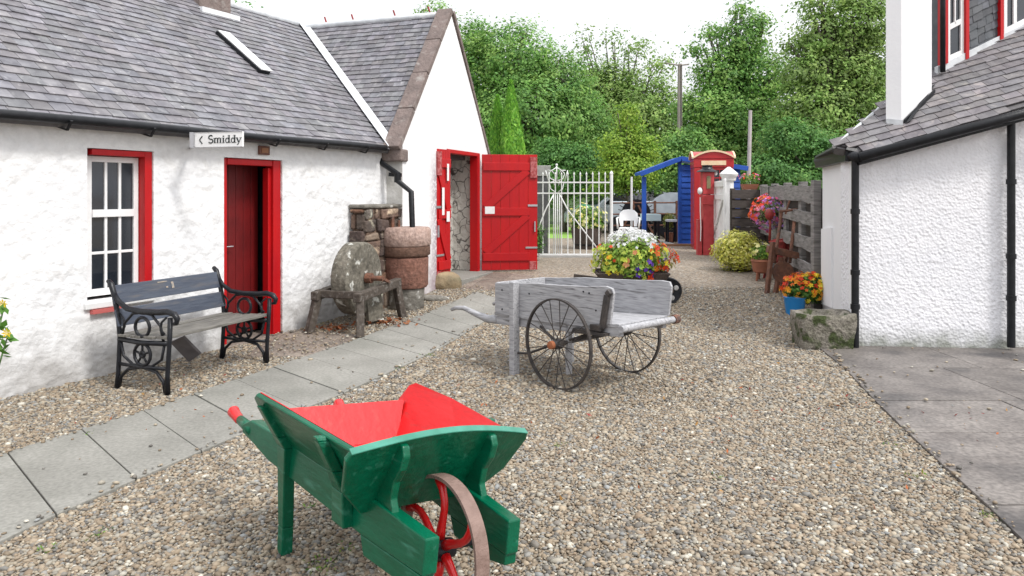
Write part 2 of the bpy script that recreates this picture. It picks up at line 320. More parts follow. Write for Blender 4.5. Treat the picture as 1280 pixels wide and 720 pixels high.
# gravel sheet: voronoi stones in colour and bump
def gravel_mat():
    m = bpy.data.materials.new('gravel_sheet'); m.use_nodes = True; n = m.node_tree; L = n.links; b = n.nodes['Principled BSDF']
    ge = n.nodes.new('ShaderNodeNewGeometry'); v = n.nodes.new('ShaderNodeTexVoronoi'); v.inputs['Scale'].default_value = 42
    L.new(ge.outputs['Position'], v.inputs[0])
    sp = n.nodes.new('ShaderNodeSeparateColor'); L.new(v.outputs['Color'], sp.inputs[0])
    cr = n.nodes.new('ShaderNodeValToRGB'); L.new(sp.outputs[0], cr.inputs[0]); e = cr.color_ramp
    for i, (p, c) in enumerate([(0, (.11, .09, .07)), (.3, (.24, .185, .13)), (.55, (.30, .24, .18)), (.8, (.22, .20, .175)), (1, (.44, .39, .32))]):
        q = e.elements[i] if i < 2 else e.elements.new(p)
        q.position = p; q.color = (*c, 1)
    no = n.nodes.new('ShaderNodeTexNoise'); no.inputs['Scale'].default_value = .7; no.inputs['Detail'].default_value = 4; L.new(ge.outputs['Position'], no.inputs[0])
    mr = n.nodes.new('ShaderNodeMapRange'); mr.inputs[1].default_value = .3; mr.inputs[2].default_value = .7; mr.inputs[3].default_value = .82; mr.inputs[4].default_value = 1.1
    L.new(no.outputs[0], mr.inputs[0])
    x = n.nodes.new('ShaderNodeMix'); x.data_type = 'RGBA'; x.blend_type = 'MULTIPLY'; x.inputs[0].default_value = 1
    L.new(cr.outputs[0], x.inputs[6]); L.new(mr.outputs[0], x.inputs[7]); L.new(x.outputs[2], b.inputs['Base Color'])
    bu = n.nodes.new('ShaderNodeBump'); bu.inputs['Distance'].default_value = .015; bu.inputs['Strength'].default_value = .9; bu.invert = True
    L.new(v.outputs['Distance'], bu.inputs['Height']); L.new(bu.outputs[0], b.inputs['Normal']); b.inputs['Roughness'].default_value = .85
    return m
m_gravel = gravel_mat()

# ------------------------------------------------------------ ground
mb = MB()
ys = [-60, -10, 0, 2, 4, 6, 6.5] + [7 + .25 * i for i in range(25)] + [14, 16, 20, 30, 60, 120, 300]
xs = [-300, -60, -20, -8, -4, 0, 4, 8, 20, 60, 300]
for j in range(len(ys) - 1):
    for i in range(len(xs) - 1):
        mb.quad(*[(x, y, gz(y)) for x, y in ((xs[i], ys[j]), (xs[i + 1], ys[j]), (xs[i + 1], ys[j + 1]), (xs[i], ys[j + 1]))])
struct(mb.build('gravel_yard', m_gravel))

# path slabs
PL = [(-420, 700), (-200, 640), (0, 572), (159, 523), (310, 472), (458, 421), (520, 398), (596, 366)]
PR = [(-420, 905), (-200, 785), (0, 680), (150, 612), (340, 529), (438, 491), (535, 445), (586, 416), (640, 380)]
PLw = [G(*p) for p in PL]; PRw = [G(*p) for p in PR]
def resample(pts, n):
    L_ = [0]
    for a, b in zip(pts, pts[1:]): L_.append(L_[-1] + (b - a).length)
    out = []
    for i in range(n + 1):
        d = L_[-1] * i / n
        for k in range(len(pts) - 1):
            if d <= L_[k + 1] + 1e-9:
                t = (d - L_[k]) / (L_[k + 1] - L_[k]); out.append(pts[k].lerp(pts[k + 1], t)); break
    return out
nsl = int(sum((b - a).length for a, b in zip(PRw, PRw[1:])) / .44)
A = resample(PLw, nsl); B = resample(PRw, nsl)
mb = MB()
for i in range(nsl):
    t = rnd.uniform(.93, 1.07); g = .0045
    q = [A[i].lerp(A[i + 1], g * 2), B[i].lerp(B[i + 1], g * 2), B[i + 1].lerp(B[i], g * 2), A[i + 1].lerp(A[i], g * 2)]
    zb = .022 + rnd.uniform(-.003, .003)
    q = [Vector((p.x, p.y, gz(p.y))) for p in q]
    mb.hexa([p + Vector((0, 0, -.05)) for p in q] + [p + Vector((0, 0, zb)) for p in q], (t, t, t * .99))
struct(mb.build('path', m_pave, bevel=.004))
path_poly = [(p.x, p.y) for p in PLw] + [(p.x, p.y) for p in reversed(PRw)]
# dark flagstones by the cottage door, brown flags before the red doors
def flags(name, pix, m, nx, ny, up=.012, top=None):
    q = [G(*p) for p in pix]; mb = MB()
    for i in range(nx):
        for j in range(ny):
            def pt(u, v): p = q[0].lerp(q[1], u).lerp(q[3].lerp(q[2], u), v); return Vector((p.x, p.y, gz(p.y)))
            e = .012 / max(nx, ny)
            c = [pt((i) / nx + e, j / ny + e), pt((i + 1) / nx - e, j / ny + e), pt((i + 1) / nx - e, (j + 1) / ny - e), pt(i / nx + e, (j + 1) / ny - e)]
            t = rnd.uniform(.85, 1.15); h_ = up + rnd.uniform(-.002, .003)
            mb.hexa([p + Vector((0, 0, -.04)) for p in c] + [p + Vector((0, 0, h_)) for p in c], (t, t * .98, t * .97))
    struct(mb.build(name, m, bevel=.003)); return [(p.x, p.y) for p in q]
doorflag = flags('doorstep_paving', [(306, 447), (386, 447), (452, 420), (348, 411)], m_flagb, 3, 2)
barnflag = flags('barn_paving', [(560, 360), (640, 366), (668, 345), (588, 340)], m_flagb, 3, 3)
# right-hand paving
ED = [(1034, 440), (1105, 516), (1180, 587), (1247, 649), (1290, 692), (1420, 815)]
EW = [G(*p) for p in ED]
mb = MB()
rows = [7.4, 6.35, 5.35, 4.63, 4.03, 3.55, 3.1, 2.65, 2.1]
def edgeX(Y):
    for a, b in zip(EW, EW[1:]):
        if b.y <= Y <= a.y: return a.x + (b.x - a.x) * (a.y - Y) / (a.y - b.y)
    return EW[0].x if Y > EW[0].y else EW[-1].x
for a, b in zip(rows, rows[1:]):
    x = None; n = 4 if a > 5 else 3; off = rnd.uniform(.7, 1.3)
    cuts = [0, off, off + 1.25, off + 2.4, off + 4.0, off + 5.5]
    for i in range(len(cuts) - 1):
        t = rnd.uniform(.88, 1.12); g = .005
        xa, xb = edgeX(a) + cuts[i] + g, edgeX(a) + cuts[i + 1] - g
        xc, xd = (edgeX(b) if i == 0 else edgeX(a)) + cuts[i] + g, edgeX(a) + cuts[i + 1] - g
        if i == 0: xc = edgeX(b) + g
        if xd < xc + .05: xd = xc + .05; 
        z = .02 + rnd.uniform(-.002, .002)
        q = [(xc, b + g), (xd, b + g), (xb, a - g), (xa, a - g)]
        mb.hexa([(x, y, -.05) for x, y in q] + [(x, y, z) for x, y in q], (t, t * .99, t * .98))
struct(mb.build('paving', m_flag, bevel=.003))
pave_poly = [(p.x, p.y) for p in EW] + [(12, EW[-1].y), (12, 7.6), (EW[0].x, 7.6)]

# lawn, and far verge
mb = MB()
mb.quad((-14, 20.5, .304), (2.2, 20.5, .304), (2.2, 60, .304), (-14, 60, .304))
struct(mb.build('lawn', m_grass))
mb = MB(); mb.quad((-80, 30, .3), (80, 30, .3), (140, 120, 6), (-140, 120, 6)); mb.quad((-140, 120, 6), (140, 120, 6), (200, 300, 6), (-200, 300, 6))
struct(mb.build('far_field', mat('dark_undergrowth', (.03, .06, .018), .95, (.05, .09, .025), 2, world=True)))

# pebbles
def inpoly(X, Y, poly):
    r = np.zeros(len(X), bool); n = len(poly)
    for i in range(n):
        x1, y1 = poly[i]; x2, y2 = poly[(i + 1) % n]
        if y1 == y2: continue
        c = ((y1 > Y) != (y2 > Y)) & (X < (x2 - x1) * (Y - y1) / (y2 - y1) + x1); r ^= c
    return r
ico = bpy.data.meshes.new('t'); bm = bmesh.new(); bmesh.ops.create_icosphere(bm, subdivisions=1, radius=1); bm.to_mesh(ico); bm.free()
IV = np.array([v.co[:] for v in ico.vertices]); IF = np.array([p.vertices[:] for p in ico.polygons]); bpy.data.meshes.remove(ico)
C0 = G(0, 500); C1 = G(400, 404.5); d1 = Vector((C1.x - C0.x, C1.y - C0.y, 0)).normalized(); n1 = Vector((d1.y, -d1.x, 0))
def pebbles(name, y0, y1, sp, rmean, label, seed):
    rg = np.random.default_rng(seed)
    gx, gy = np.meshgrid(np.arange(-7, 6, sp), np.arange(y0, y1, sp)); X = gx.ravel() + rg.uniform(-.5, .5, gx.size) * sp; Y = gy.ravel() + rg.uniform(-.5, .5, gx.size) * sp
    k = (np.abs(X) < .76 * Y + .5) & ~inpoly(X, Y, path_poly) & ~inpoly(X, Y, pave_poly) & ~inpoly(X, Y, doorflag) & ~inpoly(X, Y, barnflag)
    k &= ((X - C0.x) * n1.x + (Y - C0.y) * n1.y > .0)
    k &= ~((Y > 7.2) & (X > 3.45 + (Y - 7.27) * .2))
    sp2 = (inpoly(X, Y, path_poly) | inpoly(X, Y, pave_poly) | inpoly(X, Y, doorflag) | inpoly(X, Y, barnflag)) & (rg.random(len(X)) < np.where(inpoly(X + .05, Y + .0, path_poly) & inpoly(X - .05, Y, path_poly) | inpoly(X - .06, Y - .03, pave_poly), .0022, .09)) & (np.abs(X) < .76 * Y + .5); extra = np.where(sp2[k | sp2], .024, 0.0); k = k | sp2
    X, Y = X[k], Y[k]; n = len(X)
    r = rmean * np.exp(rg.normal(0, .32, n)); r = np.clip(r, rmean * .5, rmean * 2.4)
    S = np.stack([r * rg.uniform(.9, 1.5, n), r * rg.uniform(.7, 1.0, n), r * rg.uniform(.4, .7, n)], 1)
    a = rg.uniform(0, 6.283, n); t = rg.normal(0, .3, n)
    V = IV[None] * S[:, None, :] * (1 + rg.uniform(-.26, .26, (n, 12, 1)))
    ct, st = np.cos(t)[:, None], np.sin(t)[:, None]
    y_ = V[..., 1] * ct - V[..., 2] * st; z_ = V[..., 1] * st + V[..., 2] * ct; x_ = V[..., 0]
    ca, sa = np.cos(a)[:, None], np.sin(a)[:, None]
    tt = np.clip((Y - 7) / 6, 0, 1); gzv = .3 * tt * tt * (3 - 2 * tt)
    W = np.stack([x_ * ca - y_ * sa + X[:, None], x_ * sa + y_ * ca + Y[:, None], z_ + (gzv + extra + S[:, 2] * .45 + rg.uniform(0, rmean * .5, n))[:, None]], -1)
    Fc = (IF[None] + (np.arange(n) * 12)[:, None, None]).reshape(-1, 3)
    pal = np.array([(.36, .29, .225), (.30, .235, .175), (.43, .37, .30), (.29, .28, .275), (.38, .35, .31), (.22, .20, .185), (.62, .59, .54), (.30, .225, .165), (.42, .34, .26), (.15, .14, .135), (.33, .34, .36)])
    pw = np.array([.18, .16, .15, .09, .13, .10, .035, .06, .05, .055, .02]); pw = pw / pw.sum()
    c = pal[rg.choice(len(pal), n, p=pw)] * np.array([.77, .765, .71]) * rg.uniform(.8, 1.25, (n, 1))
    o = raw_mesh(name, W.reshape(-1, 3), Fc, np.repeat(c, 20, axis=0), m_peb)
    tag(o, label, 'gravel', kind='stuff')
pebbles('gravel', 1.9, 5.2, .0142, .0092, 'small mixed beige and grey pebbles in the foreground of the yard', 3)
pebbles('gravel', 5.2, 10.5, .0180, .0108, 'mixed beige and grey pebbles in the middle of the yard around the grey cart', 4)

# ------------------------------------------------------------ foliage helpers
def leaves(name, cen, size, col, mat_, parent=None, up=.3, seed=0, aspect=.6, bias=None):
    """cen (n,3), size (n,), col (n,3): one folded leaf each (rhombus)"""
    rg = np.random.default_rng(seed); n = len(cen)
    nrm = rg.normal(0, 1, (n, 3)); nrm[:, 2] = np.abs(nrm[:, 2]) + up
    if bias is not None: nrm = nrm * .55 + bias * 1.1
    nrm /= np.linalg.norm(nrm, axis=1)[:, None]
    t = rg.normal(0, 1, (n, 3)); t -= (t * nrm).sum(1)[:, None] * nrm; t /= np.linalg.norm(t, axis=1)[:, None]
    b = np.cross(nrm, t); s = size[:, None]
    V = np.stack([cen - t * s, cen + b * s * aspect, cen + t * s, cen - b * s * aspect], 1).reshape(-1, 3)
    Fc = np.arange(n * 4).reshape(n, 4)
    return raw_mesh(name, V, Fc, col, mat_, parent)
def lobes_points(lobes, nspr, per, spread, rg, shell=.55):
    """sprigs distributed towards the outside of ellipsoid lobes"""
    L_ = np.array(lobes); vol = L_[:, 3] * L_[:, 4] * L_[:, 5]; vol = vol ** .75; p = vol / vol.sum()
    li = rg.choice(len(L_), nspr, p=p); d = rg.normal(0, 1, (nspr, 3)); d /= np.linalg.norm(d, axis=1)[:, None]
    rad = shell + (1 - shell) * rg.random(nspr) ** .6; rad *= rg.uniform(.85, 1.12, nspr)
    c = L_[li, :3] + d * rad[:, None] * L_[li, 3:6]
    k = rg.poisson(per, nspr) + 2; idx = np.repeat(np.arange(nspr), k)
    pts = c[idx] + rg.normal(0, 1, (len(idx), 3)) * np.array(spread) * rg.uniform(.5, 1.3, (nspr, 1))[idx]
    return pts, idx, c, d[idx]
def tree(name, label, cat, base, lobes, nspr, per, spread, leaf, pal, trunk_r=.2, seed=1, group=None, limbs=True, wisps=None, barkm=None):
    rg = np.random.default_rng(seed); rr = random.Random(seed)
    t = thing(name, label, cat, base, 0, group)
    nspr = int(nspr * 1.15); pts, idx, c, bi_ = lobes_points(lobes, nspr, per * 1.45, spread, rg)
    if wisps is not None:
        p2, i2, c2, b2 = lobes_points(wisps[0], wisps[1], per * .7, spread, rg, .2); pts = np.vstack([pts, p2]); idx = np.concatenate([idx, i2 + nspr]); bi_ = np.vstack([bi_, b2])
    ns = idx.max() + 1; pal = np.array(pal); sc = .90 * pal[rg.integers(0, len(pal), ns)] * rg.uniform(.75, 1.3, (ns, 1))
    col = sc[idx] * rg.uniform(.8, 1.2, (len(idx), 1))
    leaves('crown', pts, .8 * leaf * rg.uniform(.6, 1.3, len(pts)), col, m_leaf, t, seed=seed, bias=bi_)
    mb = MB(); top = max(l[2] + l[5] * .3 for l in lobes)
    cx = sum(l[0] for l in lobes) / len(lobes)
    tp = [Vector((cx * .3 * k / 6 + rr.uniform(-.05, .05) * k, rr.uniform(-.05, .05) * k, top * k / 6)) for k in range(7)]
    mb.tube(tp, [trunk_r * (1 - .8 * k / 6) * (1.3 if k == 0 else 1) for k in range(7)], 8)
    if limbs:
        for l in lobes + (wisps[0] if wisps else []):
            for q in range(3):
                z0 = min(l[2] * .8, top * .85) * rr.uniform(.55, .95); a = tp[min(5, int(z0 / top * 6))].copy(); a.z = z0
                e = Vector((l[0] + rr.uniform(-.6, .6) * l[3], l[1] + rr.uniform(-.6, .6) * l[4], l[2] + rr.uniform(-.2, .75) * l[5]))
                mid = a.lerp(e, .5) + Vector((rr.uniform(-.3, .3), rr.uniform(-.3, .3), -.15 * (e - a).length))
                path = [a, a.lerp(mid, .5), mid, mid.lerp(e, .5) + Vector((0, 0, .1)), e]
                mb.tube(path, [trunk_r * f for f in (.36, .28, .2, .12, .04)], 5)
                for s_ in range(4):
                    b0 = mid.lerp(e, rr.uniform(0, .8)); b1 = b0 + Vector((rr.uniform(-1, 1), rr.uniform(-1, 1), rr.uniform(.1, 1))) * .5 * min(l[3], 1.5)
                    mb.tube([b0, b0.lerp(b1, .5) + Vector((0, 0, .06)), b1], [trunk_r * .12, trunk_r * .07, trunk_r * .02], 4)
    mb.build('trunk', barkm or m_bark, t, smooth=True, recalc=False)
    return t
#TREES
GP = [(.23, .44, .11), (.20, .39, .10), (.32, .50, .13), (.15, .31, .09), (.25, .42, .12)]
GD = [(.14, .32, .08), (.12, .27, .07), (.20, .38, .10), (.13, .29, .09)]
GY = [(.32, .48, .06), (.26, .42, .06), (.38, .52, .09), (.2, .36, .05)]
GL = [(.28, .44, .12), (.22, .37, .09), (.36, .50, .15), (.24, .35, .12)]
def lob(Y, bx, by, spec):     # spec: (px, py, rpx, rpy, dY) -> ellipsoid in metres, relative to the base
    out = []
    for px, py, rx, ry, dy in spec:
        p = P(px, py, Y + dy); s = (Y + dy) / F
        out.append((p.x - bx, p.y - by, p.z - .3, rx * s, rx * s * .9, ry * s))
    return out
def T(px, Y, spec, *a, wsp=None, nw=0, **k):
    b = P(px, HY, Y); b.z = .3 if Y < 31 else .6
    return tree(a[0], a[1], a[2], b, lob(Y, b.x, b.y, spec), *a[3:], wisps=(lob(Y, b.x, b.y, wsp), nw) if wsp else None, **k)
T(655, 28, [(640, 75, 55, 48, 0), (600, 110, 40, 60, .5), (700, 110, 42, 50, 0), (660, 150, 75, 55, -.6), (620, 190, 60, 50, 0), (720, 170, 45, 60, .5), (690, 215, 60, 40, 0), (590, 60, 30, 35, 1)],
  'broadleaf_tree', 'large round mid green tree behind the white gable and conifer', 'tree', 2100, 20, (.26, .26, .16), .085, GP, .42, seed=21, group='trees beyond the yard')
T(770, 35, [(760, 125, 40, 45, 0), (803, 132, 40, 42, 0), (740, 140, 45, 50, 0), (780, 165, 60, 50, -.5), (830, 170, 40, 60, 0), (760, 215, 70, 40, 0)],
  'broadleaf_tree', 'olive green tree with wispy top left of the tall bare pole', 'tree', 1300, 18, (.32, .32, .2), .10, GL, .28, seed=22, group='trees beyond the yard',
  wsp=[(730, 62, 14, 22, 0), (762, 58, 12, 14, 0), (790, 70, 22, 20, 0), (825, 88, 22, 10, 0)], nw=90)
T(783, 22, [(786, 150, 13, 26, 0), (775, 185, 26, 24, 0), (800, 190, 20, 22, 0), (785, 215, 34, 26, 0), (760, 225, 18, 20, 0)],
  'young_tree', 'bright yellow green young tree behind the white iron gate', 'tree', 480, 16, (.16, .16, .1), .06, GY, .07, seed=23, group='trees beyond the yard')
T(925, 29, [(930, 50, 26, 40, 0), (900, 95, 32, 34, 0), (950, 100, 36, 36, 0), (885, 140, 40, 30, -.4), (925, 155, 55, 40, 0), (960, 170, 45, 45, 0), (900, 200, 55, 40, 0), (940, 215, 60, 30, 0)],
  'broadleaf_tree', 'tall dark green tree with narrow top behind the red phone box', 'tree', 1900, 19, (.27, .27, .13), .085, GP, .3, seed=24, group='trees beyond the yard',
  wsp=[(925, 12, 12, 14, 0), (870, 62, 12, 10, 0), (890, 40, 14, 10, 0), (950, 30, 14, 14, 0)], nw=90)
T(1050, 25, [(1030, 45, 34, 34, 0), (1075, 30, 34, 36, 0), (1010, 90, 36, 32, 0), (1060, 95, 44, 36, 0), (1090, 80, 30, 50, 0), (1020, 140, 50, 40, 0), (1075, 140, 40, 45, 0), (1000, 185, 50, 40, 0), (1050, 190, 55, 35, 0)],
  'broadleaf_tree', 'airy light green tree with dark limbs showing beside the white chimney', 'tree', 1500, 19, (.24, .24, .14), .08, GL, .5, seed=25, group='trees beyond the yard',
  wsp=[(1020, 8, 26, 18, 0), (1060, 0, 30, 14, 0), (1095, 10, 20, 20, 0), (990, 55, 16, 16, 0)], nw=150)
T(1000, 21, [(985, 175, 30, 26, 0), (1030, 195, 36, 30, 0), (960, 215, 34, 22, 0), (1000, 225, 44, 20, 0), (1060, 215, 30, 30, 0)],
  'dense_tree', 'dense dark green bushy tree low above the grey board fence', 'tree', 900, 18, (.18, .18, .1), .06, GD, .14, seed=26, group='trees beyond the yard')
T(850, 24, [(835, 205, 28, 28, 0), (860, 190, 30, 34, 0), (880, 220, 34, 24, 0), (820, 228, 30, 18, 0)],
  'dense_tree', 'bushy mid green tree rising behind the blue shelter roof', 'tree', 700, 18, (.18, .18, .1), .065, GP, .12, seed=27, group='trees beyond the yard')
T(705, 24, [(690, 200, 30, 26, 0), (725, 205, 34, 24, 0), (700, 225, 40, 18, 0)],
  'dense_tree', 'dark leafy tree just behind the iron gate scrollwork', 'tree', 600, 18, (.18, .18, .1), .065, GD, .12, seed=28, group='trees beyond the yard')
for i, (px, Y, top, lab, sd_) in enumerate([(545, 36, 4, 'tree top poking above the brown coping of the gable', 31), (300, 26, 4, 'tree top showing beside the cottage chimney', 32),
        (1150, 34, 60, 'tree seen between the white chimney and the slate hung dormer', 33), (1210, 40, 60, 'far tree mostly hidden behind the right hand house', 34)]):
    T(px, Y, [(px, top + 30, 26, 26, 0), (px + 8, top + 80, 40, 50, 0), (px, top + 140, 50, 60, 0)], 'broadleaf_tree', lab, 'tree', 420, 18, (.28, .28, .18), .10, GP, .25, seed=sd_, group='trees beyond the yard')
# far wood closing the background
rg = np.random.default_rng(5); mb = None
lb = [(x, 50 + rg.uniform(-4, 4), rg.uniform(1, 4.5), rg.uniform(2, 3.2), 2.0, rg.uniform(2, 3.6)) for x in np.arange(-26, 32, 1.5)]
pts, idx, c, bi_ = lobes_points(lb, 5200, 14, (.45, .45, .25), rg, .3)
sc = np.array(GD)[rg.integers(0, 4, idx.max() + 1)] * rg.uniform(.7, 1.4, (idx.max() + 1, 1))
tag(leaves('far_wood', pts, .19 * rg.uniform(.6, 1.3, len(pts)), sc[idx], m_leaf, seed=6), 'dark wood closing the view behind all the trees', 'wood', kind='stuff')

# conifer by the red doors
def thuja(px, Y, ytop, ybot, halfpx, label, seed, lean=0):
    b = P(px, HY, Y); b.z = gz(Y); t = thing('conifer', label, 'tree', b); rg = np.random.default_rng(seed)
    ht = H - (ytop - HY) / F * Y - b.z; hw = halfpx * Y / F; n = 16000
    z = rg.random(n) ** .9 * ht; rr_ = hw * np.clip(1.02 * (1 - (z / ht) ** 3.0), .03, 1) * (.55 + .45 * rg.random(n) ** .4)
    a = rg.uniform(0, 6.283, n); fl = np.floor(a * 6 / 6.283 * 3); rr_ *= .95 + .06 * np.sin(a * 5 + z * 5)
    pts = np.stack([rr_ * np.cos(a) + lean * z, rr_ * np.sin(a), z], 1)
    col = np.array([(.17, .42, .05), (.22, .50, .06), (.12, .32, .04), (.30, .58, .08)])[rg.integers(0, 4, n)] * rg.uniform(.8, 1.2, (n, 1))
    # upright sprays
    nrm = np.stack([np.cos(a), np.sin(a), rg.normal(0, .3, n)], 1); tt_ = np.stack([rg.normal(0, .3, n), rg.normal(0, .3, n), np.ones(n)], 1)
    tt_ /= np.linalg.norm(tt_, axis=1)[:, None]; bb = np.cross(nrm, tt_); s = rg.uniform(.03, .07, n)[:, None]
    V = np.stack([pts - tt_ * s, pts + bb * s * .55, pts + tt_ * s * 1.2, pts - bb * s * .55], 1).reshape(-1, 3)
    raw_mesh('crown', V, np.arange(n * 4).reshape(n, 4), col, m_leaf, t)
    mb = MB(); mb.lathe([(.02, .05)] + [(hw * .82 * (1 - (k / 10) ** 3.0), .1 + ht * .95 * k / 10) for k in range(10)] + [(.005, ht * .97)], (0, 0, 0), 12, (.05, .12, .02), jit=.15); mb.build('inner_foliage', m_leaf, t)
    mb = MB(); mb.tube([(0, 0, 0), (lean * ht * .45, 0, ht * .45), (lean * ht * .9, 0, ht * .9)], [.06, .04, .01], 6); mb.build('trunk', m_bark, t)
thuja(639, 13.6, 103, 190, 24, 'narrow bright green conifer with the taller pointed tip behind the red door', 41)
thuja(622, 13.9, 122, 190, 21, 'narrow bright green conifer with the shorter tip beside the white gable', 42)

# ------------------------------------------------------------ slates
def slates(mb, O, U, V, L, Wd, exp_, wid, test=None, tone=(.82, 1.18), thick=.009, seed=1):
    """rows laid from the eave O upwards; U along, V up the slope"""
    rr = random.Random(seed); O = Vector(O); U = Vector(U).normalized(); V = Vector(V).normalized(); N = U.cross(V).normalized()
    if N.z < 0 and abs(N.z) > .2: N = -N
    rows = int(Wd / exp_) + 1
    for r in range(rows):
        v0 = r * exp_ - rr.uniform(0, .008); x = -rr.uniform(0, wid); vt = min(v0 + exp_ * 1.35, Wd)
        while x < L:
            w_ = wid * rr.uniform(.75, 1.3); a = max(x, 0); b = min(x + w_ - .004, L); x += w_
            if b - a < .02: continue
            if test and not test((a + b) / 2, v0): continue
            d = rr.uniform(-.009, .007); t = rr.uniform(*tone); tt = (t * rr.uniform(.97, 1.04), t, t * rr.uniform(.97, 1.05))
            lift = thick + .014 + rr.uniform(0, .006); k = rr.uniform(-.005, .005)
            p = [O + U * a + V * (v0 + d + k) + N * (lift - thick), O + U * b + V * (v0 + d - k) + N * (lift - thick), O + U * b + V * vt + N * .001, O + U * a + V * vt + N * .001]
            q = [x_ + N * thick for x_ in p]
            mb.add(p + q, [(4, 5, 6, 7), (0, 1, 5, 4), (1, 2, 6, 5), (3, 0, 4, 7)], tt)

# ------------------------------------------------------------ cottage (left)
ang1 = math.atan2(d1.y, d1.x)
cot = thing('cottage', 'long low whitewashed stone cottage with grey slate roof on the left of the yard', 'building', (C0.x, C0.y, 0), ang1)
inward = -n1
def cl(px, py, depth=0):
    p = onplane(px, py, Vector(C0) + inward * depth, n1); r = p - Vector(C0)
    return r.dot(d1), p.z
EZ = 2.20
sw0, zt = cl(109, 184); sw1, zt2 = cl(192, 190); _, zb_ = cl(110, 381); wz1 = (zt + zt2) / 2; wz0 = zb_ + .02
sd0, _ = cl(280, 300); sd1, _ = cl(353, 300); _, dz1 = cl(345, 200)
send = cl(470, 300)[0]; S0 = -3.2
print('cottage', sw0, sw1, wz0, wz1, sd0, sd1, dz1, send)
TH = .42
mb = MB()
def seg(a, b, z0, z1): mb.box(a, b, 0, TH, z0, z1)
seg(S0, sw0, -.1, EZ); seg(sw0, sw1, -.1, wz0); seg(sw0, sw1, wz1, EZ); seg(sw1, sd0, -.1, EZ); seg(sd0, sd1, dz1, EZ); seg(sd1, send + .3, -.1, EZ)
Dp = 2.65; RZ = 4.27
mb.box(S0, send + 1.6, 2 * Dp - .3, 2 * Dp, -.1, EZ)          # back wall
mb.prism([(S0, 0, -.1), (S0, 2 * Dp, -.1), (S0, 2 * Dp, EZ), (S0, Dp, RZ - .06), (S0, 0, EZ)], (-.3, 0, 0))
mb.build('wall', m_wall, cot)
mb = MB(); mb.box(S0, send - .05, 1.9, 1.95, 0, EZ); mb.box(S0, send - .05, TH, 1.9, EZ - .1, EZ - .05); mb.box(S0, send - .05, TH, 1.9, .0, .03)
for s_ in (sw1 + .8, sd1 + .9, S0 + .1, send - .1): mb.box(s_, s_ + .05, TH + .01, 1.9, 0.03, EZ - .1)
mb.build('interior', m_interior, cot)
# roof
pitch = math.atan2(RZ - EZ, Dp); Vup = Vector((0, math.cos(pitch), math.sin(pitch))); ov = .16
Oe = Vector((S0 - .3, 0, EZ + .02)) - Vup * ov; SL = Dp / math.cos(pitch) + ov; RL = send + 1.75 - S0 + .3
ux = Vector((1, 0, 0)); Re = send + .12 - Oe.x; Nc = Vector((0, -math.sin(pitch), math.cos(pitch)))
mb = MB(); mb.prism([p - Nc * .05 for p in (Oe, Oe + ux * Re, Oe + ux * RL + Vup * SL, Oe + Vup * SL)], Nc * .05, (.55, .55, .55))
Rg = Oe + Vup * SL; Vdn = Vector((0, math.cos(pitch), -math.sin(pitch))); Nb = Vector((0, math.sin(pitch), math.cos(pitch)))
mb.prism([p - Nb * .05 for p in (Rg, Rg + ux * RL, Rg + ux * RL + Vdn * SL, Rg + Vdn * SL)], Nb * .05, (.8, .8, .8))
slates(mb, Oe, (1, 0, 0), Vup, RL, SL, .128, .15, seed=5, thick=.014, tone=(.80, 1.24), test=lambda u, v: u < Re + (RL - Re) * v / SL)
mb.build('roof', m_slate, cot, recalc=False)
roof = cot.children[-1]
mb = MB(); mb.tube([Oe + Vup * SL + Vector((x, 0, .02)) for x in np.linspace(0, RL - .2, 12)], .06, 8); mb.build('ridge_capping', m_lead, cot, smooth=True)
mb = MB(); mb.tube([(x, -.17, EZ - .06 + .005 * math.sin(x * 2)) for x in np.linspace(S0 - .3, send - .02, 20)], .038, 10)
mb.build('gutter', m_black, cot, smooth=True)
for x in np.arange(S0, send, .72):
    mb = MB(); mb.bar((x, -.01, EZ - .1), (x, -.17, EZ - .14), .02, .012); mb.bar((x, -.17, EZ - .14), (x, -.23, EZ - .07), .02, .01); mb.build('gutter_bracket', m_black, cot)
# chimney
g_ = .26; sc_ = 3.85
mb = MB(); mb.box(sc_ - g_, sc_ + g_, Dp - .3, Dp + .3, RZ - .4, RZ + .9); mb.build('chimney', m_skew, cot, bevel=.02)
mb = MB(); mb.box(sc_ - g_ - .05, sc_ + g_ + .05, Dp - .42, Dp + .42, RZ - .32, RZ - .21); mb.build('chimney_flashing', m_leadp, cot)
# rooflight, opened slightly: box lying on the slope
Nup = Vector((0, -math.sin(pitch), math.cos(pitch)))
def roofpt(px, py):
    Np = n1 * math.sin(pitch) + Vector((0, 0, 1)) * math.cos(pitch); p = onplane(px, py, Vector((C0.x, C0.y, EZ + .02)), Np); r = p - Vector((C0.x, C0.y, 0))
    return Vector((r.dot(d1), r.dot(inward), p.z))
a = roofpt(268, 44); b = roofpt(322, 93)
sk_u = Vector((1, 0, 0)); 
mb = MB(); w_ = .17
top_ = Vector((b.x, a.y, a.z)); bot = Vector((b.x, b.y, b.z))
top_ = a.copy(); 
mb.hexa([bot, bot + sk_u * w_, top_ + sk_u * w_, top_] + [p + Nup * .07 for p in (bot, bot + sk_u * w_, top_ + sk_u * w_, top_)])
rl = mb.build('rooflight_frame', m_black, cot)
mb = MB(); c4 = [bot + sk_u * .02, bot + sk_u * (w_ + .03), top_ + sk_u * (w_ + .03), top_ + sk_u * .02]
mb.hexa([p + Nup * .071 for p in c4] + [p + Nup * .083 for p in c4]); mb.build('rooflight', m_whitep, cot)
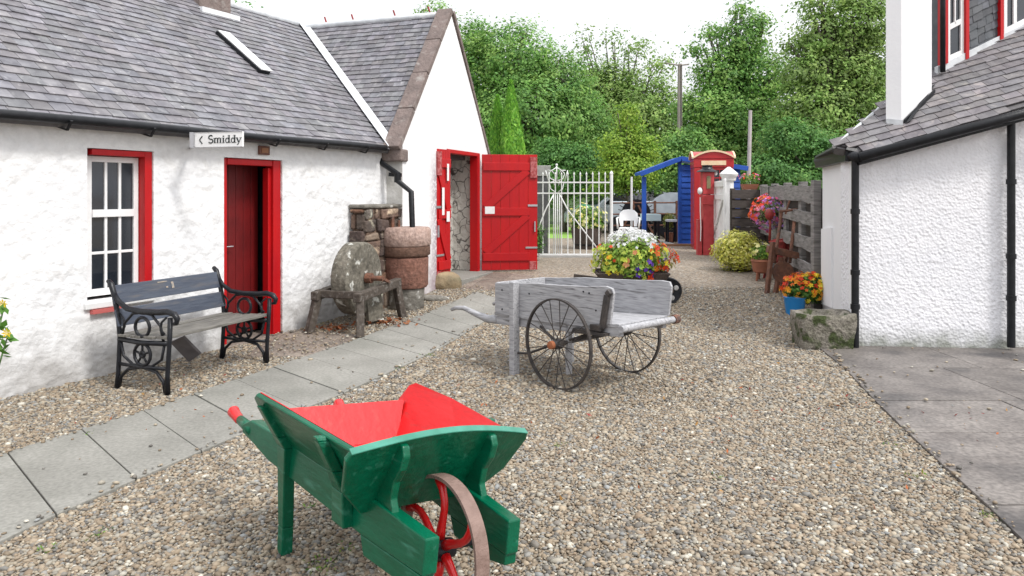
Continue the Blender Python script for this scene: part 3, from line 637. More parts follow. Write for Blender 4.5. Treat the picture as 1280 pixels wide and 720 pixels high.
# window
mb = MB(); e = .004; fw = .05
mb.box(sw1 - .075, sw1 - e, .015, .30, wz0, wz1 - e); mb.box(sw0 + e, sw0 + .05, .10, .30, wz0, wz1 - e); mb.box(sw0 + .05, sw1 - .075, .015, .30, wz1 - .055, wz1 - e)
fr = mb.build('window_frame', m_red, cot, bevel=.004)
a0, a1, b0, b1 = sw0 + .055, sw1 - .08, wz0 + .03, wz1 - .06
mb = MB(); yy0, yy1 = .10, .14; m_ = (b0 + b1) / 2 + .12
mb.box(a0, a0 + .045, yy0, yy1, b0, b1); mb.box(a1 - .045, a1, yy0, yy1, b0, b1); mb.box(a0 + .045, a1 - .045, yy0, yy1, b0, b0 + .06); mb.box(a0 + .045, a1 - .045, yy0, yy1, b1 - .05, b1)
mb.box(a0 + .045, a1 - .045, yy0 - .012, yy1, m_ - .045, m_ + .02)
for k in (1, 2):
    x = a0 + .045 + (a1 - a0 - .09) * k / 3; mb.box(x - .012, x + .012, yy0 + .003, yy1, b0 + .06, m_ - .045); mb.box(x - .012, x + .012, yy0 + .003, yy1, m_ + .02, b1 - .05)
zz = (b0 + .06 + m_ - .045) / 2; mb.box(a0 + .045, a1 - .045, yy0 + .006, yy1, zz - .012, zz + .012)
sash = mb.build('window_sash', m_whitep, fr, bevel=.003)
mb = MB(); mb.box(a0 + .03, a1 - .03, .118, .124, b0 + .02, b1 - .02); mb.build('pane', m_glassd, fr)
mb = MB(); mb.box(sw0 - .03, sw1 + .0, -.03, .25, wz0 - .06, wz0 - .004); mb.build('window_sill', m_whitep, cot, bevel=.008)
mb = MB(); mb.box(sw0 + .02, sw0 + .32, -.045, -.002, wz0 - .10, wz0 - .065); mb.build('red_sill_edge', mat('faded_pink_red_paint', (.5, .12, .11), .7), cot)
# door
mb = MB(); mb.box(sd1 - .11, sd1 - e, .02, .14, .03, dz1 - e); mb.box(sd1 - .15, sd1 - .11, .055, .14, .03, dz1 - .09); mb.box(sd0 + e, sd0 + .07, .04, .14, .03, dz1 - e); mb.box(sd0 + .07, sd1 - .11, .03, .14, dz1 - .07, dz1 - e)
mb.build('door_frame', m_red, cot, bevel=.006)
mb = MB(); L0 = sd0 + .10; dw = (sd1 - sd0) - .17
for k in range(6): mb.box(L0 + dw * k / 6 + .002, L0 + dw * (k + 1) / 6 - .002, .30, .335, .06, dz1 - .06)
mb.box(L0 + .02, L0 + dw - .02, .335, .36, .25, .36); mb.box(L0 + .02, L0 + dw - .02, .335, .36, 1.5, 1.62)
dl = mb.build('door', m_redshade, cot, bevel=.003)
mb2 = MB(); mb2.box(sd1 - .012, sd1 - .003, .142, TH + .05, .03, dz1); mb2.box(sd0 + .003, sd0 + .012, .142, TH, .03, dz1); mb2.build('reveal_shade', m_black, cot)  # black strips over the pale reveals, painting in the shade beside the leaf
hh = MB(); hh.box(L0 + .13, L0 + .16, .29, .30, .94, 1.04); hh.tube([(L0 + .145, .29, 1.0), (L0 + .145, .25, 1.0), (L0 + .22, .245, 1.0)], .007, 6); hh.build('handle', m_galv, dl)
mb = MB(); mb.box(sd0, sd1, -.06, TH, -.03, .03); mb.build('doorstep', m_flagb, cot, bevel=.01)
# small brown plaque over the door
s0, z1_ = cl(322, 182); s1, z0_ = cl(335, 194)
mb = MB(); mb.box(s0, s1, -.03, -.002, z0_, z1_); pl = mb.build('plaque', mat('brown_enamel', (.16, .06, .035), .5, (.1, .04, .03), 9), cot, bevel=.004, world=False)
bpy.context.view_layer.update()
pl.parent = None; pl.matrix_world = Matrix.Translation(cot.location) @ Matrix.Rotation(ang1, 4, 'Z'); tag(pl, 'small brown plaque fixed above the cottage door', 'plaque')
mb = MB(); w3 = (s1 - s0); h3 = z1_ - z0_
mb.box(s0 + w3 * .18, s0 + w3 * .82, -.036, -.031, z0_ + h3 * .22, z0_ + h3 * .78); mb.build('inner_panel', mat('ochre_enamel', (.30, .14, .07), .6), pl)

# ---- SMIDDY sign: painted board with serif lettering, standing out from the wall
s0, zs1 = cl(243, 165); s1, zs0 = cl(303, 184); zs1 = cl(250, 166)[1]
sgw = s1 - s0
o_ = Vector((C0.x, C0.y, 0)) + d1 * (s0 + .0) + n1 * .0
# board seen nearly square to the camera: faces down the yard
pA = P(243, 183, 0 + (Vector((C0.x, C0.y, 0)) + d1 * s0).y - .42); Yl = pA.y
sg = thing('hanging_sign', 'white hanging sign reading Smiddy with a left arrow under the cottage gutter', 'sign', (pA.x, pA.y, 1.9), 0)
pB = P(303, 184, Yl - .12); bw = Vector((pB.x - pA.x, pB.y - pA.y, 0)); ua = bw.normalized(); bw = bw.length; un = Vector((ua.y, -ua.x, 0))   # un points to camera
zc1 = P(270, 165.5, Yl).z - 1.9; zc0 = P(270, 184.5, Yl).z - 1.9
def sp_(x, z, y=0): return ua * x + un * y + Vector((0, 0, z))
mb = MB(); mb.prism([sp_(0, zc0), sp_(bw, zc0), sp_(bw, zc1), sp_(0, zc1)], -un * .025); mb.build('board', m_whitep, sg, bevel=.003)
mb = MB(); t_ = .004; mb.prism([sp_(.0, zc0, .001), sp_(bw, zc0, .001), sp_(bw, zc0 + t_, .001), sp_(0, zc0 + t_, .001)], un * .003); mb.prism([sp_(0, zc1 - t_, .001), sp_(bw, zc1 - t_, .001), sp_(bw, zc1, .001), sp_(0, zc1, .001)], un * .003)
mb.build('board_edge', m_galv, sg)
wq_ = onplane(238, 175, Vector(C0), n1) - Vector((pA.x, pA.y, 1.9)); mb = MB()
for zq in (zc0 + .02, zc1 - .02): mb.bar((0, -.01, zq), (wq_.x, wq_.y, zq), .02, .02)
mb.box(-.035, .0, -.02, .01, zc0, zc1); mb.build('bracket', m_galv, sg)
LH = (zc1 - zc0)
def stroke(mb, pts, w_, x0, z0, s):
    P_ = [(x0 + p[0] * s * 1.32, z0 + p[1] * s) for p in pts]; W = w_ if hasattr(w_, '__len__') else [w_] * len(pts)
    for i in range(len(P_) - 1):
        (ax, az), (bx, bz) = P_[i], P_[i + 1]; L_ = math.hypot(bx - ax, bz - az) or 1; nx, nz = -(bz - az) / L_, (bx - ax) / L_; wa, wb = W[i] * s / 2, W[i + 1] * s / 2
        mb.prism([sp_(ax + nx * wa, az + nz * wa, .0015), sp_(ax - nx * wa, az - nz * wa, .0015), sp_(bx - nx * wb, bz - nz * wb, .0015), sp_(bx + nx * wb, bz + nz * wb, .0015)], un * .002)
def arc(cx, cz, rx, rz, a0, a1, n=10): return [(cx + rx * math.cos(R(a0 + (a1 - a0) * i / n)), cz + rz * math.sin(R(a0 + (a1 - a0) * i / n))) for i in range(n + 1)]
mb = MB(); s = LH * .46; z0 = zc0 + LH * .28; x = bw * .29; TK, TN = .19, .08; SXC = 1.32
stroke(mb, arc(.3, .72, .22, .25, 30, 240) + arc(.3, .25, .25, .25, 60, -150)[0:], .15, x, z0, s * 1.12); x += s * .72 * SXC
def ser(cx, z): stroke(mb, [(cx - .14, z), (cx + .14, z)], .05, x, z0, s)
# m
for cx in (.12, .47, .82): stroke(mb, [(cx, 0), (cx, .68)], TK, x, z0, s); ser(cx, .02)
ser(.06, .68); stroke(mb, arc(.3, .5, .17, .2, 170, 0), .10, x, z0, s); stroke(mb, arc(.65, .5, .17, .2, 170, 0), .10, x, z0, s); x += s * 1.04 * SXC
stroke(mb, [(.14, 0), (.14, .68)], TK, x, z0, s); ser(.14, .02); ser(.1, .68); stroke(mb, [(.06, .93), (.22, .93)], .16, x, z0, s); x += s * .34 * SXC
for _ in range(2):
    stroke(mb, arc(.28, .34, .2, .32, 0, 360, 18), .12, x, z0, s); stroke(mb, [(.5, 0), (.5, 1.05)], TK, x, z0, s); ser(.46, 1.04); ser(.56, .02); x += s * .68 * SXC
stroke(mb, [(.08, .68), (.32, .04)], TK, x, z0, s); stroke(mb, [(.56, .68), (.26, -.22), (.1, -.26)], .09, x, z0, s); ser(.08, .68); ser(.56, .68)
stroke(mb, [(.42, 1.0), (.06, .45), (.42, -.1)], .15, bw * .10, z0, s)
mb.build('lettering', m_letter, sg)

# ------------------------------------------------------------ gable building (barn)
ba = math.atan2(.941, .338); b0 = Vector((-1.43, 9.41, 0)); bd = Vector((math.cos(ba), math.sin(ba), 0)); bin_ = Vector((-bd.y, bd.x, 0))
barn = thing('barn', 'white gabled barn with brown sandstone coping and red double doors', 'building', b0, ba)
GW = 3.05; GPk = 1.53; BE = 2.2; BR = 4.25; D0, D1, DB, DT = 1.36, 2.62, .27, 2.23
mb = MB(); y1 = .4
mb.prism([(0, 0, -.2), (D0, 0, -.2), (D0, 0, DT), (0, 0, DT)][:3] + [(D0, 0, DT), (0, 0, DT)][0:0] + [(0, 0, DT)], (0, y1, 0))
mb.prism([(D1, 0, -.2), (GW, 0, -.2), (GW, 0, DT), (D1, 0, DT)], (0, y1, 0))
mb.prism([(0, 0, DT), (GW, 0, DT), (GPk, 0, BR)], (0, y1, 0))
mb.box(0, .4, y1, 5.5, -.2, BE - .02); mb.box(GW - .4, GW, y1, 5.5, -.2, BE - .02); mb.box(D0, D1, 0, y1, -.2, DB)
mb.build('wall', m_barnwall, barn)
# return wall, slightly grubby
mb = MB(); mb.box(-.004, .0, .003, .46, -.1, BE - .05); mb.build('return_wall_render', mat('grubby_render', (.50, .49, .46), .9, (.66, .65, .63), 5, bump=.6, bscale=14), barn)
# roof
bp = math.atan2(BR - BE, GPk); Vb = Vector((math.cos(bp), 0, math.sin(bp))); SLb = GPk / math.cos(bp)
mb = MB()
Ob = Vector((0, .24, BE + .0)) - Vb * .06
mb.prism([Ob, Ob + Vb * (SLb + .06), Ob + Vb * (SLb + .06) + Vector((GPk + .05, 0, -(BR - BE) - .07)), Ob + Vector((.2, 0, -.1))], (0, 5.2, 0), (.55, .55, .55))
slates(mb, Ob + Vector((0, 5.2, 0)), (0, -1, 0), Vb, 5.2, SLb + .06, .095, .15, seed=9, tone=(.8, 1.25), thick=.013)
mb.build('roof', m_slate, barn, recalc=False)
mb = MB(); mb.tube([(GPk, y, BR + .02) for y in np.linspace(.2, 5.4, 10)], .055, 8); mb.build('ridge_capping', m_lead, barn, smooth=True)
for y in (.35, .95, 1.7, 2.2, 2.95):
    mb = MB(); mb.bar((GPk, y, BR + .05), (GPk, y + .04, BR + .16), .02, .02); mb.build('ridge_hook', m_rustr, barn)
# skews (stone coping)
def coping(a, b, name, wid, y0, y1, th, n=4):
    a = Vector(a); b = Vector(b); mb = MB(); d = (b - a); nn = Vector((-d.z, 0, d.x)).normalized(); nn = nn if nn.z > 0 else -nn
    for k in range(n):
        p = a + d * (k / n) ; q = a + d * ((k + 1) / n - .004); o = rnd.uniform(0, .012)
        mb.hexa([p + Vector((0, y0, 0)), q + Vector((0, y0, 0)), q + Vector((0, y1, 0)), p + Vector((0, y1, 0))] + [x_ + nn * (th + o) for x_ in (p + Vector((0, y0, 0)), q + Vector((0, y0, 0)), q + Vector((0, y1, 0)), p + Vector((0, y1, 0)))])
    mb.build(name, m_skew, barn, bevel=.012)
coping((-.1, 0, BE - .08), (GPk + .02, 0, BR + .06), 'stone_coping', .3, -.03, .21, .075)
coping((GW + .05, 0, BE - .08), (GPk + .03, 0, BR + .06), 'stone_coping', .3, -.02, .25, .06)
mb = MB(); mb.box(-.10, .10, -.035, .27, BE - .22, BE - .06); mb.build('skew_putt_stone', m_skew, barn, bevel=.02)
# valley lead: along line where the two slopes meet, in world space
def wl(th, x, y, z): M_ = Matrix.Translation(th.location) @ Matrix.Rotation(th.rotation_euler.z, 4, 'Z'); return M_ @ Vector((x, y, z))
cN = (n1 * math.sin(pitch) + Vector((0, 0, math.cos(pitch)))); cP = Vector((C0.x, C0.y, EZ + .05))
bNw = (-bd * math.sin(bp) + Vector((0, 0, math.cos(bp)))); bPw = wl(barn, 0, 0, BE + .03)
vd = cN.cross(bNw).normalized(); vd = vd if vd.z > 0 else -vd
# a point on both planes at z = 2.2
A_ = np.array([[cN.x, cN.y], [bNw.x, bNw.y]]); rh = np.array([cN.dot(cP) - cN.z * 2.12, bNw.dot(bPw) - bNw.z * 2.12]); xy = np.linalg.solve(A_, rh)
v0 = Vector((xy[0], xy[1], 2.12)); Lv = (4.28 - 2.12) / vd.z
sideC = vd.cross(cN).normalized(); sideC = sideC if sideC.dot(d1) < 0 else -sideC
sideB = vd.cross(bNw).normalized(); sideB = sideB if sideB.dot(bd) > 0 else -sideB
mb = MB(); up_ = Vector((0, 0, .035))
for sd_, ww in ((sideC, .10), (sideB, .05)):
    mb.prism([v0 + up_, v0 + up_ + sd_ * ww, v0 + vd * Lv + up_ + sd_ * ww, v0 + vd * Lv + up_], (0, 0, .012))
mb.build('valley_lead', m_leadp, barn, world=True)
# doors: frame and inner whitewashed wall
mb = MB(); mb.box(D0, D0 + .06, -.02, .12, DB, DT - e); mb.box(D1 - .1, D1 - e, -.02, .12, DB, DT - e); mb.box(D0 + .06, D1 - .1, -.02, .12, DT - .06, DT - e)
mb.build('door_frame', m_red, barn, bevel=.004)
m_inner = mat('whitewashed_inner_rubble', (.56, .54, .50), .95, (.45, .43, .39), 5, bump=1, bscale=7, bdist=.06, col3=(.10, .09, .08), scale3=4.5, lo3=.60, hi3=.64)
n = m_inner.node_tree; L = n.links; bs_ = n.nodes['Principled BSDF']; vv = n.nodes.new('ShaderNodeTexVoronoi'); vv.feature = 'DISTANCE_TO_EDGE'; vv.inputs['Scale'].default_value = 5
tc = n.nodes.new('ShaderNodeTexCoord'); nz = n.nodes.new('ShaderNodeTexNoise'); nz.inputs['Scale'].default_value = 3; vm = n.nodes.new('ShaderNodeVectorMath'); vm.operation = 'MULTIPLY_ADD'; vm.inputs[1].default_value = (.5, .5, .5)
L.new(tc.outputs['Object'], nz.inputs[0]); L.new(nz.outputs['Color'], vm.inputs[0]); L.new(tc.outputs['Object'], vm.inputs[2]); L.new(vm.outputs[0], vv.inputs[0])
rr_ = n.nodes.new('ShaderNodeMapRange'); rr_.inputs[1].default_value = .0; rr_.inputs[2].default_value = .05; L.new(vv.outputs[0], rr_.inputs[0])
xx = n.nodes.new('ShaderNodeMix'); xx.data_type = 'RGBA'; xx.inputs[6].default_value = (.05, .045, .04, 1); L.new(rr_.outputs[0], xx.inputs[0]); L.new(bs_.inputs['Base Color'].links[0].from_socket, xx.inputs[7]); L.new(xx.outputs[2], bs_.inputs['Base Color'])
mb = MB(); mb.box(D0 - .25, D1 + .3, .46, .6, .1, BE); mb.box(D1 - .03, D1 + .3, .401, .46, .1, BE); mb.box(D1 - .02, D1 - .004, .125, .40, DB, DT); mb.build('inner_wall', m_inner, barn)
mb = MB(); mb.box(D0, D1, -.25, .45, .12, DB + .02); mb.build('doorstep', m_pave, barn, bevel=.01)
def ledged_leaf(t_open, hinge, wdt, name, sd=1):
    # leaf built in its own frame: x across from the hinge, y thickness, z height ; angle about hinge
    leaf = MB(); h = DT - DB - .05; M_ = Matrix.Translation(Vector((hinge[0], hinge[1], DB + .03))) @ Matrix.Rotation(t_open, 4, 'Z')
    def bx(mb, x0, x1, y0, y1, z0, z1, shear=0):
        y0, y1 = (y0, y1) if sd > 0 else (.025 - y1, .025 - y0)
        p = [(x0, y0, z0), (x1, y0, z0 + shear), (x1, y1, z0 + shear), (x0, y1, z0), (x0, y0, z1), (x1, y0, z1 + shear), (x1, y1, z1 + shear), (x0, y1, z1)]
        mb.hexa([M_ @ Vector(q) for q in p])
    n = 6
    for k in range(n): bx(leaf, wdt * k / n + .0012, wdt * (k + 1) / n - .0012, 0, .025, 0, h)
    lo = leaf.build(name, m_red, barn, bevel=.003)
    m2 = MB()
    for z in (h * .86, h * .47, h * .08): bx(m2, .02, wdt * .86, -.025, -.001, z, z + .13)
    for za, zb in ((h * .08 + .13, h * .47), (h * .47 + .13, h * .86)):
        yq = -.012 if sd > 0 else .037; pa = M_ @ Vector((.06, yq, za)); pb = M_ @ Vector((wdt * .82, yq, zb)); m2.bar(pa, pb, .02, .12, up=M_.to_3x3() @ Vector((0, -1, 0)).cross(Vector((1, 0, 0))))
    m2.build('ledge_and_brace', m_red, lo, bevel=.004)
    mp_ = mat('scuffed_pink_metal', (.42, .12, .12), .6, (.30, .04, .04), 22, lo=.45, hi=.55)
    for q in ((wdt - .12, wdt - .01, -.030, -.001, h * .80, h * .98), (wdt - .13, wdt - .02, -.012, -.001, .0, .14)): m3 = MB(); bx(m3, *q); m3.build('worn_metal_plate', mp_, lo)
    for q in ((wdt - .16, wdt - .0, -.014, -.002, h * .55, h * .567), (wdt - .2, wdt - .0, -.014, -.002, h * .185, h * .20), (wdt - .055, wdt - .035, -.03, -.002, h * .33, h * .42)): m3 = MB(); bx(m3, *q); m3.build('latch', m_galv, lo)
    return lo, bx
# right leaf folded right back beyond the wall (nearly square to the camera), left leaf edge-on
def leaf_angle(p, q): return math.atan2(q.y - p.y, q.x - p.x) - ba
hR = wl(barn, D1 - .0, -.04, 0); eR = P(671, 335, hR.y + .12); 
l2, bx = ledged_leaf(leaf_angle(hR, Vector((eR.x, eR.y, 0))), (D1, -.05), math.hypot(eR.x - hR.x, eR.y - hR.y), 'door_leaf')
m3 = MB(); bx(m3, .05, .21, -.03, -.026, .93, 1.05); m3.build('paper_notice', m_whitep, l2)
hL = wl(barn, D0 + .02, -.04, 0); eL = P(543.5, 338, hL.y - .34)
l1, bx = ledged_leaf(leaf_angle(hL, Vector((eL.x, eL.y, 0))), (D0 + .02, -.03), math.hypot(eL.x - hL.x, eL.y - hL.y), 'door_leaf', -1)
for z0, z1, x0, x1 in ((.95, 1.35, .20, .26), (1.45, 1.7, .08, .13), (.85, 1.0, .06, .14)): m3 = MB(); bx(m3, x0, x1, -.0285, -.0255, z0, z1); m3.build('bare_patch', m_whitep, l1)
l2['label'] = 'right hand red door leaf folded back with a white notice'; l1['label'] = 'left hand red door leaf seen nearly edge on'
# downpipe from the cottage gutter
q = [P(474, 190, 9.45), P(476, 203, 9.4), P(498, 218, 9.25), P(497, 226, 9.25), P(514, 240, 9.18), P(516, 300, 9.18), P(516, 360, 9.18)]
mb = MB(); mb.tube(q, .036, 10); mb.lathe([(.045, 0), (.045, .09)], P(497, 228, 9.25), 10); mb.lathe([(.06, 0), (.06, .1), (.05, .14)], P(474, 190, 9.45), 10)
mb.bar(P(486, 218, 9.3), P(502, 219, 9.28), .03, .05)
mb.build('downpipe', m_black, cot, smooth=False, world=True, autos=40)

# ------------------------------------------------------------ house (right)
hB0 = Vector((3.45, 7.27, 0)); hA0 = Vector((3.88, 9.0, 0)); hB1 = Vector((P(1262, 300, 7.15).x, 7.15, 0))
hs_ = thing('house', 'white roughcast house with slate roof, white chimney and slate hung dormer on the right', 'building', hB0)
e0 = P(1070, 190, 7.2); e1 = P(1262, 138, 7.05); ed = (e1 - e0); e2 = e0 + ed * 1.6
def topz(x): return e0.z + (x - e0.x) * ed.z / ed.x - .03
mb = MB()
mb.prism([(hB0.x, hB0.y, -.1), (hB1.x, hB1.y, -.1), (hB1.x, hB1.y, topz(hB1.x)), (hB0.x, hB0.y, topz(hB0.x))], (.03, .35, 0)); mb.build('roughcast_wall', m_rough, hs_, world=True)
mb = MB(); mb.prism([(hB1.x + .0, hB1.y + .06, -.1), (hB1.x + 4, hB1.y + .06, -.1), (hB1.x + 4, hB1.y + .06, topz(hB1.x) + .6), (hB1.x, hB1.y + .06, topz(hB1.x))], (0, .35, 0)); mb.build('roughcast_wall', m_rough, hs_, world=True)
# left hand face, smooth
mb = MB(); zA = 1.95
mb.hexa([Vector((hB0.x - .02, hB0.y + .01, -.1)), hB0 + Vector((.3, .36, -.1)), hA0 + Vector((.4, 0, -.1)), Vector((hA0.x, hA0.y, -.1)), Vector((hB0.x - .02, hB0.y + .01, zA)), hB0 + Vector((.3, .36, zA)), hA0 + Vector((.4, 0, zA)), Vector((hA0.x, hA0.y, zA))])
mb.box(hA0.x + .15, hA0.x + 5, 9.001, 9.3, -.1, zA)
mb.build('smooth_wall', m_smooth, hs_, world=True, bevel=.008)
# small white meter door on the smooth face
dA = (hA0 - hB0).normalized(); nA = Vector((-dA.y, dA.x, 0))
def fa(px, py, out): 
    p = onplane(px, py, hB0 + Vector((-.02, .01, 0)), nA); return p + nA * out
mb = MB(); q = [fa(1040, 385, .004), fa(1027.5, 380, .004), fa(1027.5, 286, .004), fa(1040, 284, .004)]; mb.prism([p - nA * .04 for p in q], nA * .048); mb.build('meter_cover', m_smooth, hs_, world=True, bevel=.003)
# roof plane
hh_ = Vector((-ed.y, ed.x, 0)).normalized(); rp = R(42); Vr = hh_ * math.cos(rp) + Vector((0, 0, math.sin(rp))); Nr = ed.cross(Vr).normalized(); Nr = Nr if Nr.z > 0 else -Nr
def rpt(px, py): return onplane(px, py, e0, Nr)
c_ = [rpt(1042, 184), rpt(1072, 190), rpt(1262, 138), rpt(1330, 119), rpt(1330, 0), rpt(1250, 46), rpt(1180, 86), rpt(1152, 103), rpt(1107, 129)]
U_ = ed.normalized(); Vv = (Nr.cross(U_)).normalized(); Vv = Vv if Vv.z > 0 else -Vv
poly2 = [((p - e0).dot(U_), (p - e0).dot(Vv)) for p in c_]
poly2[0] = (poly2[0][0], poly2[0][1]); 
mb = MB(); mb.prism([p - Nr * .09 for p in c_], Nr * .09, (.6, .6, .6))
umin = min(p[0] for p in poly2); umax = max(p[0] for p in poly2); vmax = max(p[1] for p in poly2); vmin = min(p[1] for p in poly2)
def ttest(u, v): return bool(inpoly(np.array([u + umin]), np.array([v + vmin + .01]), poly2)[0])
slates(mb, e0 + U_ * umin + Vv * (vmin - .03), U_, Vv, umax - umin, vmax - vmin, .092, .16, test=ttest, seed=12, tone=(.82, 1.2), thick=.012)
mb.build('roof', m_slate_r, hs_, world=True, recalc=False)
# ridge edge left of chimney
mb = MB(); mb.tube([c_[0], c_[8]], .02, 6); mb.build('roof_verge', m_lead, hs_, world=True)
# back of house body so nothing is hollow
rt = rpt(1330, 0)
mb = MB(); mb.prism([(hA0.x + .25, 9.0, 1.2), (9.0, 9.0, 1.2), (9, 9.0, 3.0), (hA0.x + 1.3, 9.0, 2.6)], (0, .25, 0)); mb.build('rear_wall', m_smooth, hs_, world=True)
# fascia and gutters
mb = MB(); fa0 = e0 + Vector((-.03, -.02, -.05)); mb.tube([e0 + Vector((-.02, -.10, -.06)), e1 + Vector((0, -.10, -.06)), e2 + Vector((0, -.1, -.06))], .048, 8)
aE0 = P(1022, 201, 9.05); aE1 = P(1062, 194, 7.3)
mb.tube([aE0, aE1.lerp(aE0, .3), aE1, e0 + Vector((-.02, -.10, -.06))], .05, 8)
mb.build('gutter', m_black, hs_, world=True, smooth=True)
mb = MB(); mb.bar(e0 + Vector((-.0, -.03, -.085)), e2 + Vector((0, -.03, -.085)), .05, .10); mb.bar(hA0 + Vector((-.04, 0, zA)), hB0 + Vector((-.04, -.02, zA)), .1, .13); mb.build('fascia', m_black, hs_, world=True)
mb = MB(); mb.prism([hA0 + Vector((-.1, 0, zA + .05)), hB0 + Vector((-.1, -.05, zA + .05)), rpt(1075, 188) + Vector((0, 0, -.02)), rpt(1042, 184) + Vector((0, .0, -.01))], (.02, .02, .03)); mb.build('eaves_board', m_black, hs_, world=True)
def pipe(px0, py0, px1, py1, Y, name='downpipe'):
    a, b = P(px0, py0, Y), P(px1, py1, Y); b.x = a.x; mb = MB(); mb.tube([a, b], .036, 10)
    for k in (.02, .3, .62, .80): mb.lathe([(.045, 0), (.045, .05)], a.lerp(b, k), 10)
    mb.build(name, m_black, hs_, world=True, autos=40)
pipe(1069, 196, 1069, 434, 7.2); pipe(1264, 143, 1264, 434, 7.08)
# chimney
k0, k1, k2 = rpt(1107, 156), rpt(1127, 158), rpt(1165, 120); k3 = k0 + (k2 - k1); TZ = 5.2
mb = MB(); fp = [k0, k1, k2, k3]; mb.hexa([Vector((p.x, p.y, min(q_.z for q_ in fp) - .25)) for p in fp] + [Vector((p.x, p.y, TZ)) for p in fp]); mb.build('chimney', m_smooth, hs_, world=True, bevel=.006)
o2 = (k1 - k0).normalized() * .014; dn = Vector((0, 0, 1))
mb = MB(); s_ = o2 * 1.2
mb.prism([k1 + s_ - dn * .03, k2 + s_ - dn * .03, k2 + s_ + dn * .07, k1 + s_ + dn * .07], o2)
mb.prism([k1 + s_ * 2 + Nr * .035, k2 + s_ * 2 + Nr * .035 + Vv * .12, k2 + U_ * .09 + Nr * .035 + Vv * .12, k1 + U_ * .09 + Nr * .035], Nr * .01); mb.build('chimney_flashing', m_black, hs_, world=True)
mb = MB(); fy = Vector((0, -.012, 0)); mb.prism([k0 + fy + dn * .06, k1 + fy + dn * .06, k1 + fy - dn * .06, k0 + fy - dn * .06], fy); mb.build('lead_apron', m_lead, hs_, world=True)
# dormer storey
q0 = rpt(1170, 92); q1 = rpt(1300, 20); dd = Vector((q1.x - q0.x, q1.y - q0.y, 0)).normalized(); nd = Vector((dd.y, -dd.x, 0)); nd = nd if nd.y < 0 else -nd
def dp(px, py, out=0.0): return onplane(px, py, q0, nd) + nd * out
mb = MB(); mb.prism([dp(1172, 96), dp(1320, 22), dp(1320, -260), dp(1172, -260)], -nd * .12); mb.build('dormer_wall', m_slate_d, hs_, world=True)
# hung slates (courses parallel to the sill line)
a = dp(1205, 72, .004); b = dp(1249, 50, .004); Ud = (b - a).normalized(); Vd = Vector((0, 0, 1)); mb = MB()
slates(mb, a, Ud, Vd, (b - a).length, 1.9, .085, .11, seed=14, thick=.006, tone=(.7, 1.4))
mb.build('hung_slates', m_slate_d, hs_, world=True, recalc=True)
def dq(name, pts, m, th=.02, out=.0, parent=None, bev=.002):
    mb = MB(); mb.prism([dp(*p, out) for p in pts], nd * th); o = mb.build(name, m, hs_, world=True, bevel=bev)
    return o
dq('lead_flashing', [(1168, 100), (1290, 36), (1290, 24), (1168, 84)], m_lead, .05, .0)
wf = dq('dormer_window', [(1180, 78), (1203, 68), (1203, -70), (1180, -70)], m_glassd, .01, .002); wf['label'] = 'narrow dormer window nearest the chimney'
for nm, pts in (('sash', [(1180, 80), (1202, 70), (1202, 62), (1180, 72)]), ('sash', [(1180, 72), (1185, 70), (1185, -70), (1180, -70)]), ('sash', [(1198, 64), (1202, 62), (1202, -70), (1198, -70)]), ('sash', [(1185, 38), (1198, 31), (1198, 24), (1185, 31)]), ('sash', [(1190.5, 31), (1192, 31), (1192, -70), (1190.5, -70)])):
    o = dq('window_sash', pts, m_whitep, .02, .013); o.parent = wf; 
wf2 = dq('dormer_window', [(1252, 46), (1320, 12), (1320, -100), (1252, -100)], m_glassd, .01, .002); wf2['label'] = 'wide dormer window at the right edge'
for pts in ([(1252, 48), (1320, 14), (1320, 3), (1252, 37)], [(1252, 37), (1256, 35), (1256, -100), (1252, -100)], [(1264, 31), (1268, 29), (1268, -100), (1264, -100)]):
    o = dq('window_sash', pts, m_whitep, .02, .013); o.parent = wf2
for pts in ([(1202, 76), (1206, 74), (1206, -90), (1202, -90)], [(1245, 62), (1249, 60), (1249, -100), (1245, -100)], [(1171, 87), (1175, 85), (1175, -90), (1171, -90)], [(1175, 82), (1180, 80), (1180, -90), (1175, -90)]):
    dq('red_corner_trim', pts, m_red, .05, .012)
mb = MB(); mb.tube([dp(1170.5, 92, .09), dp(1170.5, -100, .09)], .026, 8); mb.build('downpipe', m_black, hs_, world=True, smooth=True)
